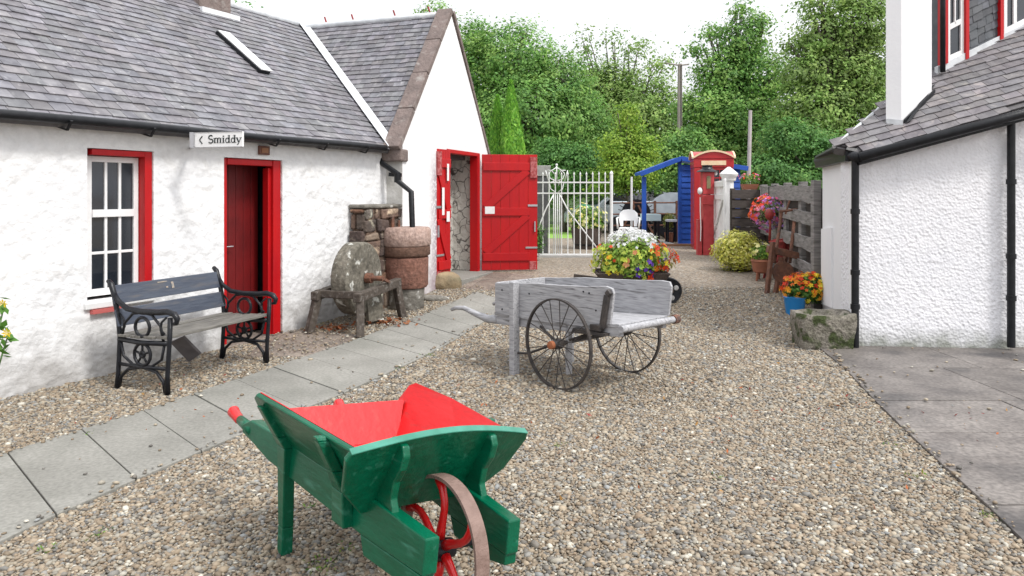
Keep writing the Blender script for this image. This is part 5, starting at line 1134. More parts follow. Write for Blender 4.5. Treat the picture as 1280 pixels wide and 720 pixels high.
# white alyssum crown
rg = np.random.default_rng(8); n = 900; a = rg.uniform(0, 6.28, n); r_ = rg.random(n) ** .5
p = np.stack([-.0 + .33 * r_ * np.cos(a), .05 + .25 * r_ * np.sin(a), .40 + .14 * (1 - r_ ** 2) + rg.uniform(-.06, .05, n)], 1)
leaves('white_sprays', p, rg.uniform(.012, .024, n), np.ones((n, 3)) * .82, m_leafg, fpz, seed=2, up=.6)
# golden shrub
gs = G(931, 342) + Vector((0, .35, 0)); plant('golden_shrub', 'low rounded golden yellow shrub in front of the white gatepost', 'shrub', gs, (.44, .38, .37), 6500, .026, [(.55, .54, .09), (.65, .62, .14), (.40, .44, .07), (.7, .68, .25)], [], 52, .33)
# hanging basket on the fence
hbY = 11.6; hb = P(961, 266, hbY); hbt = thing('hanging_basket', 'hanging basket of pink, orange and purple flowers on the grey board fence', 'hanging basket', hb)
plant(None, None, None, None, (.27, .24, .27), 1300, .02, [(.12, .2, .05), (.2, .25, .1), (.25, .25, .18)], [(80, .036, ORG, -.4, 1, (-1, -.1)), (170, .030, PNK, -1, 1, None), (110, .026, [(.35, .2, .6), (.45, .3, .65)], -1, .6, (-.4, 1))], 53, 0, parent=hbt)
mb = MB(); mb.tube([(0, 0, .2), (0, 0, .42), (.12, .02, .44), (.28, .03, .40)], .008, 6); mb.build('hook', m_iron, hbt)
mb = MB(); mb.lathe([(.05, -.16), (.13, -.1), (.17, 0), (.16, .01)], (0, 0, 0), 14); mb.build('basket', m_barrel, hbt)
# marigolds in blue pot, in front: trough
mg = G(1012, 398) + Vector((.10, .30, 0)); mp_ = thing('marigolds', 'orange and yellow marigolds in a bright blue pot behind the stone trough', 'flowers', mg)
mb = MB(); mb.lathe([(.07, .04), (.10, .06), (.13, .26), (.14, .28), (.11, .28)], (-.20, -.10, -.05), 18); mb.build('pot', m_bluepot, mp_, autos=40)
plant(None, None, None, None, (.30, .22, .19), 2400, .022, [(.06, .16, .02), (.1, .22, .03), (.05, .12, .02)], [(90, .034, YEL, -.6, 1, (-.3, 1)), (80, .034, [(.85, .30, .02), (.9, .4, .03)], -.5, 1, None), (70, .03, ORG, 0, 1, (-1, .2))], 54, .31, parent=mp_)
# trough (worn block with hollow)
tr0 = G(1035, 439); trl = Vector((P(1068, 430, tr0.y + .02).x, 0, 0))
bm = bmesh.new(); bmesh.ops.create_cube(bm, size=1); bmesh.ops.subdivide_edges(bm, edges=bm.edges, cuts=7, use_grid_fill=True)
from mathutils import noise as mnoise
Lt, Wt, Ht = .56, .34, .37
for v in bm.verts:
    x, y, z = v.co; 
    if z > .49 and abs(x) < .36 and abs(y) < .33: z -= .35
    t = 1 - .07 * (.5 - z); rx = 1 - .12 * max(0, abs(y) * 2 - .75) - .08 * max(0, abs(z) * 2 - .8)
    p = Vector((x * Lt * t * rx, y * Wt * t, (z + .5) * Ht)); p += Vector((mnoise.noise(p * 5), mnoise.noise(p * 5 + Vector((9, 0, 0))), mnoise.noise(p * 5 + Vector((0, 9, 0))))) * .028
    v.co = p
me = bpy.data.meshes.new('stone_trough'); bm.to_mesh(me); bm.free(); me.materials.append(m_trough); me.polygons.foreach_set('use_smooth', [True] * len(me.polygons))
o = bpy.data.objects.new('stone_trough', me); COL.objects.link(o); o.location = (tr0.x + .02, tr0.y + .17, -.01); o.rotation_euler = (0, 0, R(-4)); tag(o, 'mossy rough stone trough beside the black downpipe of the right hand house', 'trough')

# ---- fences
fY0, fY1 = 9.12, 13.2; fA = P(1021, 240, fY0); fB = P(951, 240, fY1); fA.z = fB.z = 0; fdv = (fB - fA); fd = fdv.normalized(); fn_ = Vector((-fd.y, fd.x, 0))
fe = thing('board_fence', 'silver grey fence of wide rough horizontal boards with gaps', 'fence', fA)
rr = random.Random(2)
for z0, z1 in ((1.44, 1.66), (1.15, 1.32), (.80, .98), (.48, .64), (.18, .32)):
    mb = MB(); n = 12; pb, pt_ = [], []
    for k in range(n + 1):
        q = fd * (fdv.length * k / n); rise = .05 * k / n; pb.append(q + Vector((0, 0, z0 + rise + rr.uniform(-.02, .02)))); pt_.append(q + Vector((0, 0, z1 + rise + rr.uniform(-.008, .008))))
    for k in range(n): o_ = fn_ * .025; mb.hexa([pb[k], pb[k + 1], pb[k + 1] + o_, pb[k] + o_, pt_[k], pt_[k + 1], pt_[k + 1] + o_, pt_[k] + o_])
    mb.build('board', m_fence, fe)
for k in range(5):
    q = fd * (fdv.length * k / 4 + (.0 if k else .04)) - fn_ * (.06 if k else -.0); mb = MB(); mb.box(q.x - .05, q.x + .05, q.y - .05, q.y + .05, -.1, 1.73); mb.build('post', m_fence, fe, bevel=.006)
for k in range(-1, 14):
    if True:
        q = fd * (fdv.length * (k + .5) / 14) - fn_ * .085; mb = MB(); z_ = 1.62; mb.hexa([q + Vector((0, -.12, 0)), q + Vector((.015, -.12, 0)), q + Vector((.015, .12, 0)), q + Vector((0, .12, 0))] + [q + Vector((0, -.12, z_)), q + Vector((.015, -.12, z_)), q + Vector((.015, .12, z_)), q + Vector((0, .12, z_))]); mb.build('backing_board', m_fencedk, fe)
dfY = 13.1; a = P(915, 240, dfY); b = P(957, 240, dfY)
df = thing('dark_fence', 'short dark brown horizontal board fence behind the golden shrub', 'fence', (a.x, dfY, .28))
for k in range(8): mb = MB(); mb.hexa([(0, -.012, k * .17), (b.x - a.x, -.012, k * .17), (b.x - a.x, .03, k * .17), (0, .03, k * .17), (0, .01, k * .17 + .165), (b.x - a.x, .01, k * .17 + .165), (b.x - a.x, .03, k * .17 + .165), (0, .03, k * .17 + .165)]); mb.build('board', m_fencedk, df, bevel=.003)
for x in (.03, b.x - a.x - .03): mb = MB(); mb.box(x - .04, x + .04, .035, .1, -.3, 1.38); mb.build('post', m_fencedk, df)
mb = MB(); mb.box(b.x - a.x - .10, b.x - a.x + .02, -.03, -.014, 1.2, 1.36); mb.build('white_bracket', m_whitep, df)
tb = P(937, 262, 13.3); tbo = thing('window_box', 'small terracotta window box of pink and green plants on top of the dark fence', 'flowers', tb - Vector((0, 0, .30)))
tbo.location.z = 1.64
mb = MB(); mb.hexa([(-.12, -.06, 0), (.12, -.06, 0), (.12, .06, 0), (-.12, .06, 0), (-.15, -.08, .10), (.15, -.08, .10), (.15, .08, .10), (-.15, .08, .10)]); mb.build('box', m_pot, tbo)
plant(None, None, None, None, (.20, .10, .12), 220, .022, LG, [(30, .025, ORG + PNK, 0, 1, None)], 55, .18, parent=tbo)

# ---- rusty things by the fence
g3 = G(972, 352); pu = thing('hand_pump', 'faded red cast iron hand pump with a round knob beside the golden shrub', 'hand pump', g3 + Vector((.03, .2, 0)))
mb = MB(); mb.tube([(-.08, 0, .62), (-.07, 0, .85), (-.08, 0, .95)], [.02, .018, .02], 8); mb.ball((-.085, 0, 1.02), (.07, .06, .09), 12, 8); mb.build('lever', m_rustr, pu, smooth=True)
mb = MB(); mb.lathe([(.02, .28), (.12, .28), (.14, .31), (.13, .36), (.13, .56), (.15, .6), (.05, .64)], (.06, 0, 0), 18); mb.build('barrel', m_rustr, pu, autos=40)
mb = MB(); mb.lathe([(.02, -.08), (.20, -.08), (.20, -.06), (.17, -.06)], (.10, 0, .45), 20, axis='y'); mb.build('flywheel', m_rustr, pu)
for sx in (-.14, .16):
    mb = MB(); mb.tube([(sx * .6, -.04, .34), (sx * .9, -.08, .15), (sx * 1.1, -.1, -.02)], .02, 6); mb.tube([(sx * .6, .06, .34), (sx * 1.0, .1, -.02)], .02, 6); mb.build('leg', m_rustr, pu)
mb = MB(); mb.tube([(-.02, -.1, .5), (-.14, -.14, .46), (-.16, -.14, .38)], [.03, .028, .03], 8); mb.build('spout', m_rustr, pu)
g4 = G(998, 366); sc_b = thing('sack_barrow', 'rusty tall old iron and timber hand barrow leaning on the grey fence', 'hand barrow', g4 + Vector((-.22, .15, 0)))
for x in (-.10, .10):
    mb = MB(); mb.tube([(x * 1.1, -.12, .42), (x + .16, .1, 1.0), (x + .19, .14, 1.16)], .024, 7); mb.build('rail', m_rust, sc_b)
mb = MB(); mb.tube([(.06, .12, 1.14), (.31, .12, 1.17)], .02, 7); mb.build('crossbar', m_rust, sc_b)
mb = MB(); mb.tube([(.14, .12, 1.10), (.20, .12, 1.30)], .014, 6); mb.build('handle_pin', m_rust, sc_b)
mb = MB(); mb.bar((-.22, -.15, .62), (.30, -.12, .50), .09, .10); mb.build('axle_beam', m_rust, sc_b, bevel=.01)
for x, y in ((-.20, -.2), (-.06, -.15), (.06, .0)):
    mb = MB(); mb.bar((x + .04, y, .72 if x < -.1 else .5), (x - .06, y - .04, -.02), .06, .05); mb.build('leg', m_rust, sc_b, bevel=.006)
mb = MB(); mb.lathe([(.13, -.012), (.15, -.012), (.15, .012), (.13, .012)], (-.02, -.2, .3), 20, axis='y'); mb.build('wheel', m_rust, sc_b)
g5 = G(955, 352); yp = thing('flower_pot', 'terracotta pot on little legs with yellow and lime flowers by the hand pump', 'flower pot', g5 + Vector((0, .12, 0)))
mb = MB(); mb.lathe([(.09, .12), (.12, .14), (.15, .30), (.16, .30), (.15, .33)], (0, 0, 0), 16); mb.build('pot', m_pot, yp, autos=40)
for x, y in ((-.08, -.06), (.08, -.06), (0, .09)): mb = MB(); mb.tube([(x, y, .14), (x * 1.2, y * 1.2, 0)], .015, 6); mb.build('leg', m_pot, yp)
plant(None, None, None, None, (.17, .14, .14), 700, .022, LG + [(.4, .5, .1)], [(12, .045, [(.8, .75, .35)], 0, 1, None), (10, .03, LIM, -.3, 1, None)], 56, .42, parent=yp)
dk = G(980, 365); plant('red_leaved_plant', 'small dark red leaved plant between the hand barrow and the marigolds', 'plant', P(998, 352, 9.6) - Vector((0, 0, .2)), (.14, .12, .2), 300, .025, [(.16, .03, .04), (.08, .02, .02)], [], 57, .12)

# ---- white gate leaf, gatepost, iron gate
gp = P(911, 300, 13.9); wp = thing('gatepost', 'stout white gatepost with a moulded cap beside the phone box', 'gatepost', (gp.x, 13.9, .28))
mb = MB(); mb.lathe([(.02, -.1), (.115, -.1), (.115, .1), (.10, .12), (.095, 1.5), (.095, 1.52)], (0, 0, 0), 8); mb.build('shaft', m_whitep, wp)
mb = MB(); mb.lathe([(.09, 1.52), (.13, 1.54), (.14, 1.60), (.17, 1.63), (.175, 1.67), (.13, 1.71), (.06, 1.77), (.02, 1.80)], (0, 0, 0), 16); mb.build('cap', m_whitep, wp, autos=40)
ga, gb = P(890, 300, 15.4), P(906, 300, 13.5); ga.z = gb.z = .3; gv = gb - ga; gu = gv.normalized(); gnn = Vector((-gu.y, gu.x, 0)); gL = gv.length
wg = thing('white_gate', 'white boarded gate leaf standing open between the red pump and the gatepost', 'gate', ga)
for k in range(10): mb = MB(); q = gu * (gL * (k + .08) / 10); q2 = gu * (gL * (k + .92) / 10); tz = 1.52; mb.prism([q + Vector((0, 0, .04)), q2 + Vector((0, 0, .04)), q2 + Vector((0, 0, tz)), q + Vector((0, 0, tz))], gnn * .03); mb.build('pale', m_whitep, wg)
for z in (.25, 1.15, 1.40): mb = MB(); mb.prism([Vector((0, 0, z)), gu * gL + Vector((0, 0, z)), gu * gL + Vector((0, 0, z + .1)), Vector((0, 0, z + .1))], gnn * -.03); mb.build('rail', m_whitep, wg, bevel=.004)
mb = MB(); mb.prism([gu * .1 - gnn * .035 + Vector((0, 0, .3)), gu * .25 - gnn * .035 + Vector((0, 0, .3)), gu * (gL - .1) - gnn * .035 + Vector((0, 0, 1.15)), gu * (gL - .25) - gnn * .035 + Vector((0, 0, 1.15))], gnn * .025); mb.build('brace', m_whitep, wg)
for q in (0, gL): mb = MB(); p = gu * q; mb.lathe([(.03, 0), (.03, 1.52), (.02, 1.55)], p, 8); mb.build('stile', m_whitep, wg)
# iron gate
iY = 14.4; x0, x1 = P(672, 0, iY).x, P(765.5, 0, iY).x; zz = gz(iY); ig = thing('iron_gate', 'white wrought iron gate with upright bars and a scrolled crest', 'gate', (x0 - .02, iY, zz))
gw = x1 - x0; hz = lambda py: P(0, py, iY).z - zz
for k in range(13):
    x = gw * k / 12 + .0; 
    if k == 12: continue
    tp_ = hz(219) - (.0); mb = MB(); mb.tube([(x, 0, .03), (x, 0, tp_)], .012, 6); mb.lathe([(.012, 0), (.019, .02), (.003, .07)], (x, 0, tp_), 6); mb.build('bar', m_whitep, ig)
for py in (228, 241.5, 318): mb = MB(); mb.box(0, gw, -.014, .014, hz(py) - .014, hz(py) + .014); mb.build('rail', m_whitep, ig)
mb = MB(); mb.tube([(gw, 0, -.05), (gw, 0, hz(218))], .032, 10); mb.lathe([(.032, 0), (.04, .02), (.01, .07)], (gw, 0, hz(218)), 10); mb.build('end_post', m_whitep, ig, autos=40)
ccx = P(697, 0, iY).x - x0; mb = MB(); t = lambda p, r=.011, **k: mb.tube(p, r, 6, **k)
for s_ in (-1, 1):
    t([(ccx + s_ * .03, 0, hz(240)), (ccx + s_ * .12, 0, hz(236)), (ccx + s_ * .14, 0, hz(229)), (ccx + s_ * .06, 0, hz(226)), (ccx + s_ * .04, 0, hz(232))])
    t([(ccx + s_ * .02, 0, hz(226)), (ccx + s_ * .13, 0, hz(223)), (ccx + s_ * .16, 0, hz(217)), (ccx + s_ * .10, 0, hz(213)), (ccx + s_ * .05, 0, hz(217))])
    t([(ccx + s_ * .16, 0, hz(226)), (ccx + s_ * .20, 0, hz(218)), (ccx + s_ * .22, 0, hz(213))]); t([(ccx, 0, hz(209)), (ccx + s_ * .09, 0, hz(213)), (ccx + s_ * .18, 0, hz(213))])
    t([(ccx + s_ * .05, 0, hz(242)), (ccx + s_ * .22, 0, hz(262)), (ccx + s_ * .50 if s_ > 0 else ccx - .36, 0, hz(285)), (ccx + s_ * (.85 if s_ > 0 else .39), 0, hz(313) if s_ > 0 else hz(286))], .014)
for dx in (-.06, -.02, .02, .06): t([(ccx + dx, 0, .05), (ccx + dx, 0, hz(242))], .010)
t([(ccx, 0, hz(228)), (ccx, 0, hz(205))], .014); mb.ball((ccx, 0, hz(206)), .025, 8, 6); mb.build('scroll_crest', m_whitep, ig, smooth=True, recalc=False)
mb = MB(); mb.box(x0 - .1, x1 + .15, iY - .14, iY + .12, gz(iY) - .05, gz(iY) + .05); struct(mb.build('kerb', m_concp, bevel=.01))
# gate pillar half hidden by the door
pp = P(677, 300, 15.2); gp2 = thing('stone_pillar', 'dark stone gate pillar with a pale flared cap behind the red door leaf', 'pillar', (pp.x, 15.4, .28))
mb = MB(); mb.box(-.12, .14, -.13, .13, -.1, 1.66); mb.build('shaft', mat('dark_slate_stone', (.06, .062, .065), .8, (.1, .1, .1), 8, bump=.3), gp2, bevel=.01)
mb = MB(); mb.hexa([(-.14, -.15, 1.66), (.15, -.15, 1.66), (.15, .15, 1.66), (-.14, .15, 1.66), (-.2, -.2, 1.88), (.2, -.2, 1.88), (.2, .2, 1.88), (-.2, .2, 1.88)]); mb.build('cap', m_concp, gp2, bevel=.008)
sb_ = plant('box_bush', 'small green bush peeping from behind the red door leaf', 'bush', (P(664, 0, 13.6).x, 13.6, .3), (.30, .25, .42), 2200, .025, [(.05, .12, .02), (.08, .18, .03)], [], 58, .42)
# barrel planter beyond the gate
bY = 16.6; bb = P(733, 300, bY); bt = thing('barrel_planter', 'dark half barrel planter full of pale yellow flowers beyond the iron gate', 'planter', (bb.x, bY, .3))
mb = MB(); mb.lathe([(.02, 0), (.28, 0), (.33, .25), (.36, .48), (.34, .48), (.33, .44), (.02, .44)], (0, 0, 0), 22); mb.build('tub', m_barrel, bt, autos=40)
mb = MB(); mb.lathe([(.29, .08), (.305, .08), (.31, .12), (.29, .12)], (0, 0, 0), 22); mb.build('hoop', m_iron, bt)
plant(None, None, None, None, (.46, .4, .34), 3200, .03, LG + [(.35, .4, .08)], [(110, .04, [(.85, .8, .35), (.8, .78, .5), (.85, .8, .2)], -.5, 1, None)], 59, .66, parent=bt)
mb = MB(); mb.ball((.0, .5, .9), (.22, .2, .12), 12, 8); mb.build('green_lid', mat('green_plastic', (.01, .15, .05), .4), bt, smooth=True)

# ---- red telephone box
kY = 16.3; kc = P(890, 300, kY + .3); ka = R(-9); kz = .3
kb = thing('telephone_box', 'old red telephone box with domed roof, its edges cream for the light on them', 'telephone box', (kc.x, kY + .35, kz), ka)
kw = .43; kh = 1.86
mb = MB(); mb.box(-kw, kw, -kw, kw, -.02, .10); mb.build('plinth', m_kiosk, kb, bevel=.01)
for sx in (-1, 1):
    for sy in (-1, 1): mb = MB(); mb.box(sx * kw - (.14 if sx > 0 else 0), sx * kw + (.14 if sx < 0 else 0), sy * kw - (.14 if sy > 0 else 0), sy * kw + (.14 if sy < 0 else 0), .10, kh); mb.build('corner_post', m_kiosk, kb, bevel=.015)
mb = MB(); mb.box(-kw + .01, -kw + .04, -kw + .13, kw - .13, .1, kh); mb.build('side_panel', m_kiosk, kb)
mb = MB(); mb.box(-kw + .14, kw - .14, kw - .04, kw - .01, .1, kh); mb.build('back_panel', m_kiosk, kb)
for nm, ax in (('door', 'y'), ('window_frame', 'x')):
    mb = MB(); a0, a1 = -kw + .14, kw - .14
    def bb_(u0, u1, z0, z1, d0=.02, d1=.05, m=mb):
        if ax == 'y': m.box(u0, u1, -kw + d0, -kw + d1, z0, z1)
        else: m.box(kw - d1, kw - d0, u0, u1, z0, z1)
    bb_(a0, a0 + .05, .1, kh); bb_(a1 - .05, a1, .1, kh); bb_(a0 + .05, a1 - .05, .1, .38); bb_(a0 + .05, a1 - .05, kh - .06, kh)
    for k in range(1, 8): z = .38 + (kh - .44) * k / 8; bb_(a0 + .05, a1 - .05, z - .012, z + .012)
    for k in (1, 2): u = a0 + .05 + (a1 - a0 - .1) * (.22 if k == 1 else .78); bb_(u - .008, u + .008, .38, kh - .06, .022, .048)
    dd_ = mb.build(nm, m_kiosk, kb); m2 = MB(); bb_(a0 + .05, a1 - .05, .38, kh - .06, .032, .038, m2); m2.build('pane', m_glassd, dd_)
mb = MB(); mb.box(-kw - .01, kw + .01, -kw - .01, kw + .01, kh, kh + .20); fr0 = mb.build('frieze', m_kiosk, kb, bevel=.01)
for ax in ('y', 'x'):
    mb = MB()
    if ax == 'y': mb.box(-.27, .27, -kw - .022, -kw - .012, kh + .05, kh + .15)
    else: mb.box(kw + .012, kw + .022, -.27, .27, kh + .05, kh + .15)
    mb.build('sign_panel', m_glassd if ax == 'x' else m_cream, fr0)
# domed roof made of a segmental pediment on each side
mb = MB(); N_ = 12
ap = [(kw + .02) * (-1 + 2 * k / N_) for k in range(N_ + 1)]; zf = lambda u: kh + .20 + .15 * (1 - (u / (kw + .02)) ** 2) + .03
g_ = [[Vector((u, v, kh + .2 + .03 + .15 * max(1 - (u / (kw + .02)) ** 2, 0) ** 1 if abs(v) > abs(u) else kh + .23 + .15 * (1 - (v / (kw + .02)) ** 2))) for u in ap] for v in ap]
for j in range(N_):
    for i in range(N_): mb.quad(g_[j][i], g_[j][i + 1], g_[j + 1][i + 1], g_[j + 1][i])
for edge in ([g_[0][i] for i in range(N_ + 1)], [g_[N_][i] for i in range(N_ + 1)], [g_[j][0] for j in range(N_ + 1)], [g_[j][N_] for j in range(N_ + 1)]):
    for p, q in zip(edge, edge[1:]): mb.quad(Vector((p.x, p.y, kh + .2)), Vector((q.x, q.y, kh + .2)), q, p)
mb.build('domed_roof', m_kiosk, kb)
for sy in (-1, 1):  # light along the roof edge put in as a cream strip
    mb = MB(); u_ = kw + .03
    for k in range(N_):
        a, b = ap[k], ap[k + 1]; y_ = sy * u_
        mb.hexa([(a, y_ - .02, zf(a) - .03), (b, y_ - .02, zf(b) - .03), (b, y_ + .02, zf(b) - .03), (a, y_ + .02, zf(a) - .03), (a, y_ - .02, zf(a) + .012), (b, y_ - .02, zf(b) + .012), (b, y_ + .02, zf(b) + .012), (a, y_ + .02, zf(a) + .012)])
    mb.build('lit_roof_edge', m_cream, kb)
    mb = MB()
    for k in range(N_):
        a, b = ap[k], ap[k + 1]; x_ = sy * u_
        mb.hexa([(x_ - .02, a, zf(a) - .03), (x_ + .02, a, zf(a) - .03), (x_ + .02, b, zf(b) - .03), (x_ - .02, b, zf(b) - .03), (x_ - .02, a, zf(a) + .012), (x_ + .02, a, zf(a) + .012), (x_ + .02, b, zf(b) + .012), (x_ - .02, b, zf(b) + .012)])
    mb.build('lit_roof_edge', m_cream, kb)
# ---- red petrol pump with lamp head
pY = 14.9; pq = P(884, 312, pY); pm = thing('petrol_pump', 'slim faded red petrol pump with a black lamp top before the phone box', 'petrol pump', (pq.x, pY, .29))
mb = MB(); mb.box(-.11, .11, -.11, .11, 0, 1.25); mb.build('column', m_pump, pm, bevel=.012)
mb = MB(); mb.box(-.14, .10, -.15, -.112, 1.05, 1.25); mb.build('meter_box', m_pump, pm, bevel=.01)
mb = MB(); mb.box(-.115, .115, -.11, .11, 1.26, 1.72); hd = mb.build('head', m_pump, pm, bevel=.01)
mb = MB(); mb.lathe([(.045, 0), (.045, .01)], (0, -.125, 1.6), 14, axis='y'); mb.box(-.04, .04, -.124, -.112, 1.38, 1.62); mb.build('gauge_glass', mat('dull_brass_glass', (.20, .17, .09), .3), hd)
mb = MB(); mb.lathe([(.22, 1.725), (.2, 1.75), (.12, 1.78), (.10, 1.82), (.11, 1.86), (.02, 1.87)], (0, 0, 0), 18); mb.build('lamp_top', m_iron, pm, autos=40)
mb = MB(); mb.ball((-.16, -.05, 1.33), (.055, .055, .075), 12, 8); mb.build('white_globe', m_whitep, pm, smooth=True)
mb = MB(); mb.ball((.17, -.02, 1.70), (.035, .03, .05), 10, 6); mb.build('white_knob', m_whitep, pm, smooth=True)
mb = MB(); mb.tube([(-.17, -.1, 1.2), (-.175, -.12, .9), (-.165, -.13, .6), (-.17, -.12, .3)], .010, 6); mb.build('hose', m_whitep, pm)
mb = MB(); mb.box(-.22, -.13, -.1, .05, .0, .75); mb.build('side_cabinet', m_pump, pm, bevel=.01)

# ---- blue shelter
sY = 17.6; s0 = P(801, 0, sY).x; s1 = P(931, 0, sY).x; sh = thing('shelter', 'blue timber open fronted shelter with a clapboard end beside the phone box', 'shelter', (s0, sY, .3))
sz = lambda py: P(0, py, sY).z - .3; SX = lambda px: P(px, 0, sY).x - s0
mb = MB(); mb.box(SX(803), SX(808), 0, .1, 0, sz(221)); mb.build('post', m_blue, sh, bevel=.006)
mb = MB(); mb.box(SX(848), SX(852), -.02, .08, .02, sz(200)); mb.build('post', m_blue, sh, bevel=.006)
mb = MB(); nC = 14
for k in range(nC):
    z0 = .02 + (sz(206) - .02) * k / nC; z1 = .02 + (sz(206) - .02) * (k + 1) / nC; mb.hexa([(SX(852), -.03, z0), (SX(925), -.03, z0), (SX(925), .02, z0), (SX(852), .02, z0), (SX(852), -.008, z1), (SX(925), -.008, z1), (SX(925), .02, z1), (SX(852), .02, z1)])
mb.build('clapboard_wall', m_blue, sh)
mb = MB()
for a, b in (((800, 219), (849.5, 200)), ((849.5, 200), (932, 212))):
    A_, B_ = Vector((SX(a[0]), -.12, sz(a[1]))), Vector((SX(b[0]), -.12, sz(b[1]))); o_ = Vector((0, .9, 0)); t_ = Vector((0, 0, .07))
    mb.hexa([A_, B_, B_ + o_, A_ + o_, A_ + t_, B_ + t_, B_ + o_ + t_, A_ + o_ + t_])
rf = mb.build('roof', m_blue, sh, bevel=.006)
for a, b in (((799, 219), (850, 199.5)), ((849.5, 199.5), (933, 212))):
    mb = MB(); mb.bar((SX(a[0]), -.14, sz(a[1]) + .02), (SX(b[0]), -.14, sz(b[1]) + .02), .03, .11); mb.build('bargeboard', m_blue, rf, bevel=.004)
mb = MB(); mb.box(SX(826), SX(880), -.25, -.04, -.05, .05); mb.build('timber_sill', m_timber, sh, bevel=.006)
mb = MB(); mb.box(SX(806), SX(846), .0, 1.5, -.04, .03); mb.build('floor', m_concp, sh)
tbq = P(818, 290, 18.2); tbl = thing('table', 'small pale table with dark legs inside the blue shelter', 'table', (tbq.x, 18.4, .33))
mb = MB(); mb.box(-.28, .16, -.25, .25, .55, .72); mb.build('top', mat('pale_blue_plastic', (.55, .72, .74), .5), tbl, bevel=.01)
for x in (-.2, .1):
    for y in (-.2, .2): mb = MB(); mb.box(x - .03, x + .03, y - .03, y + .03, 0, .55); mb.build('leg', m_iron, tbl)
stq = P(841, 300, 18.3); st = thing('stool', 'dark legged stool with pale seat against the blue clapboards', 'stool', (stq.x, 18.5, .33))
mb = MB(); mb.box(-.13, .13, -.13, .13, .52, .58); mb.build('seat', m_plast, st, bevel=.01)
for x in (-.1, .1):
    for y in (-.1, .1): mb = MB(); mb.box(x - .02, x + .02, y - .02, y + .02, 0, .52); mb.build('leg', m_iron, st)
# ---- white plastic chair
chY = 17.6; cq = P(785.5, 300, chY); ch = thing('plastic_chair', 'white moulded plastic garden chair beyond the iron gate', 'chair', (cq.x, chY, .3), R(170))
mb = MB()
bk = [(-.2, .46), (-.24, .62), (-.22, .78), (-.14, .86), (0, .88), (.14, .86), (.22, .78), (.24, .62), (.2, .46), (.13, .46), (.13, .60), (-.13, .60), (-.13, .46)]
mb.prism([(x, -.22 - (z - .46) * .25, z) for x, z in bk], (0, -.02, 0)); mb.build('backrest', m_plast, ch, bevel=.006)
mb = MB(); mb.box(-.22, .22, -.22, .24, .41, .44); mb.build('seat', m_plast, ch, bevel=.01)
for sx in (-1, 1):
    for sy, y in ((1, .22), (-1, -.22)): mb = MB(); mb.bar((sx * .21, y, .42), (sx * .26, y * 1.15, 0), .05, .04); mb.build('leg', m_plast, ch)
    mb = MB(); mb.tube([(sx * .25, -.3, .68), (sx * .28, 0, .66), (sx * .27, .2, .64), (sx * .25, .24, .42)], .022, 8); mb.build('armrest', m_plast, ch, smooth=True)
# ---- parked cars and machinery beyond
def car(px, Y, rz, label, col, L_=3.9, h_=1.42, name='parked_car'):
    q = P(px, 300, Y); c = thing(name, label, 'car', (q.x, Y, .3), rz, 'vehicles parked beyond the shelter'); m_ = mat('car_paint', col, .35, metal=.2, coat=.6)
    hl = L_ / 2; bodyp = [(-hl, .32), (-hl, .62), (-hl + .15, .78), (-hl + .9, .88), (-hl + .95, .9), (hl - .35, .93), (hl - .03, .82), (hl, .55), (hl - .04, .3)]
    mb = MB(); mb.prism([(x, -.78, z) for x, z in bodyp], (0, 1.56, 0)); mb.build('body', m_, c, bevel=.05)
    cab = [(-hl + .85, .885), (-hl + 1.45, h_ - .04), (-hl + 1.7, h_), (hl - .75, h_), (hl - .3, .93)]
    mb = MB(); n = len(cab); a_ = [Vector((x, -.76 + (z - .88) * .28, z)) for x, z in cab]; b_ = [Vector((x, .76 - (z - .88) * .28, z)) for x, z in cab]
    mb.add(a_ + b_, [tuple(range(n)), tuple(range(2 * n - 1, n - 1, -1))] + [(i, (i + 1) % n, n + (i + 1) % n, n + i) for i in range(n)]); mb.build('cabin', m_, c, bevel=.03)
    for s_ in (-1, 1):
        mb = MB(); pts_ = [(-hl + 1.08, .93), (-hl + 1.55, h_ - .1), (hl - .85, h_ - .1), (hl - .5, .95)]
        mb.prism([(x, s_ * (.765 - (z - .88) * .28), z) for x, z in pts_], (0, s_ * .012, 0)); mb.build('side_window', m_glassd, c)
        for x in (-hl + .75, hl - .75):
            mb = MB(); mb.lathe([(.1, -.09), (.29, -.09), (.31, -.06), (.31, .06), (.29, .09), (.1, .09)], (x, s_ * .72, .31), 20, axis='y'); wq_ = mb.build('wheel', m_iron, c, autos=40)
            mb = MB(); mb.lathe([(.02, -.1), (.18, -.1), (.18, .1), (.02, .1)], (x, s_ * .725, .31), 14, axis='y'); mb.build('rim', m_galv, wq_)
    mb = MB(); mb.prism([(-hl + .88, -.62, .915), (-hl + 1.42, -.55, h_ - .07), (-hl + 1.42, .55, h_ - .07), (-hl + .88, .62, .915)], (-.015, 0, .01)); mb.build('windscreen', m_glassd, c)
    for s_ in (-1, 1): mb = MB(); mb.ball((-hl + .01, s_ * .55, .62), (.05, .13, .08), 10, 6); mb.build('headlight', m_whitep, c, smooth=True)
    return c
car(778, 24, R(10), 'silver estate car seen through the end of the iron gate', (.55, .6, .66))
car(722, 46, R(0), 'pale grey car far off behind the barrel planter', (.5, .53, .56))
car(828, 27, R(200), 'dark grey car behind the old grey tractor', (.06, .065, .07))
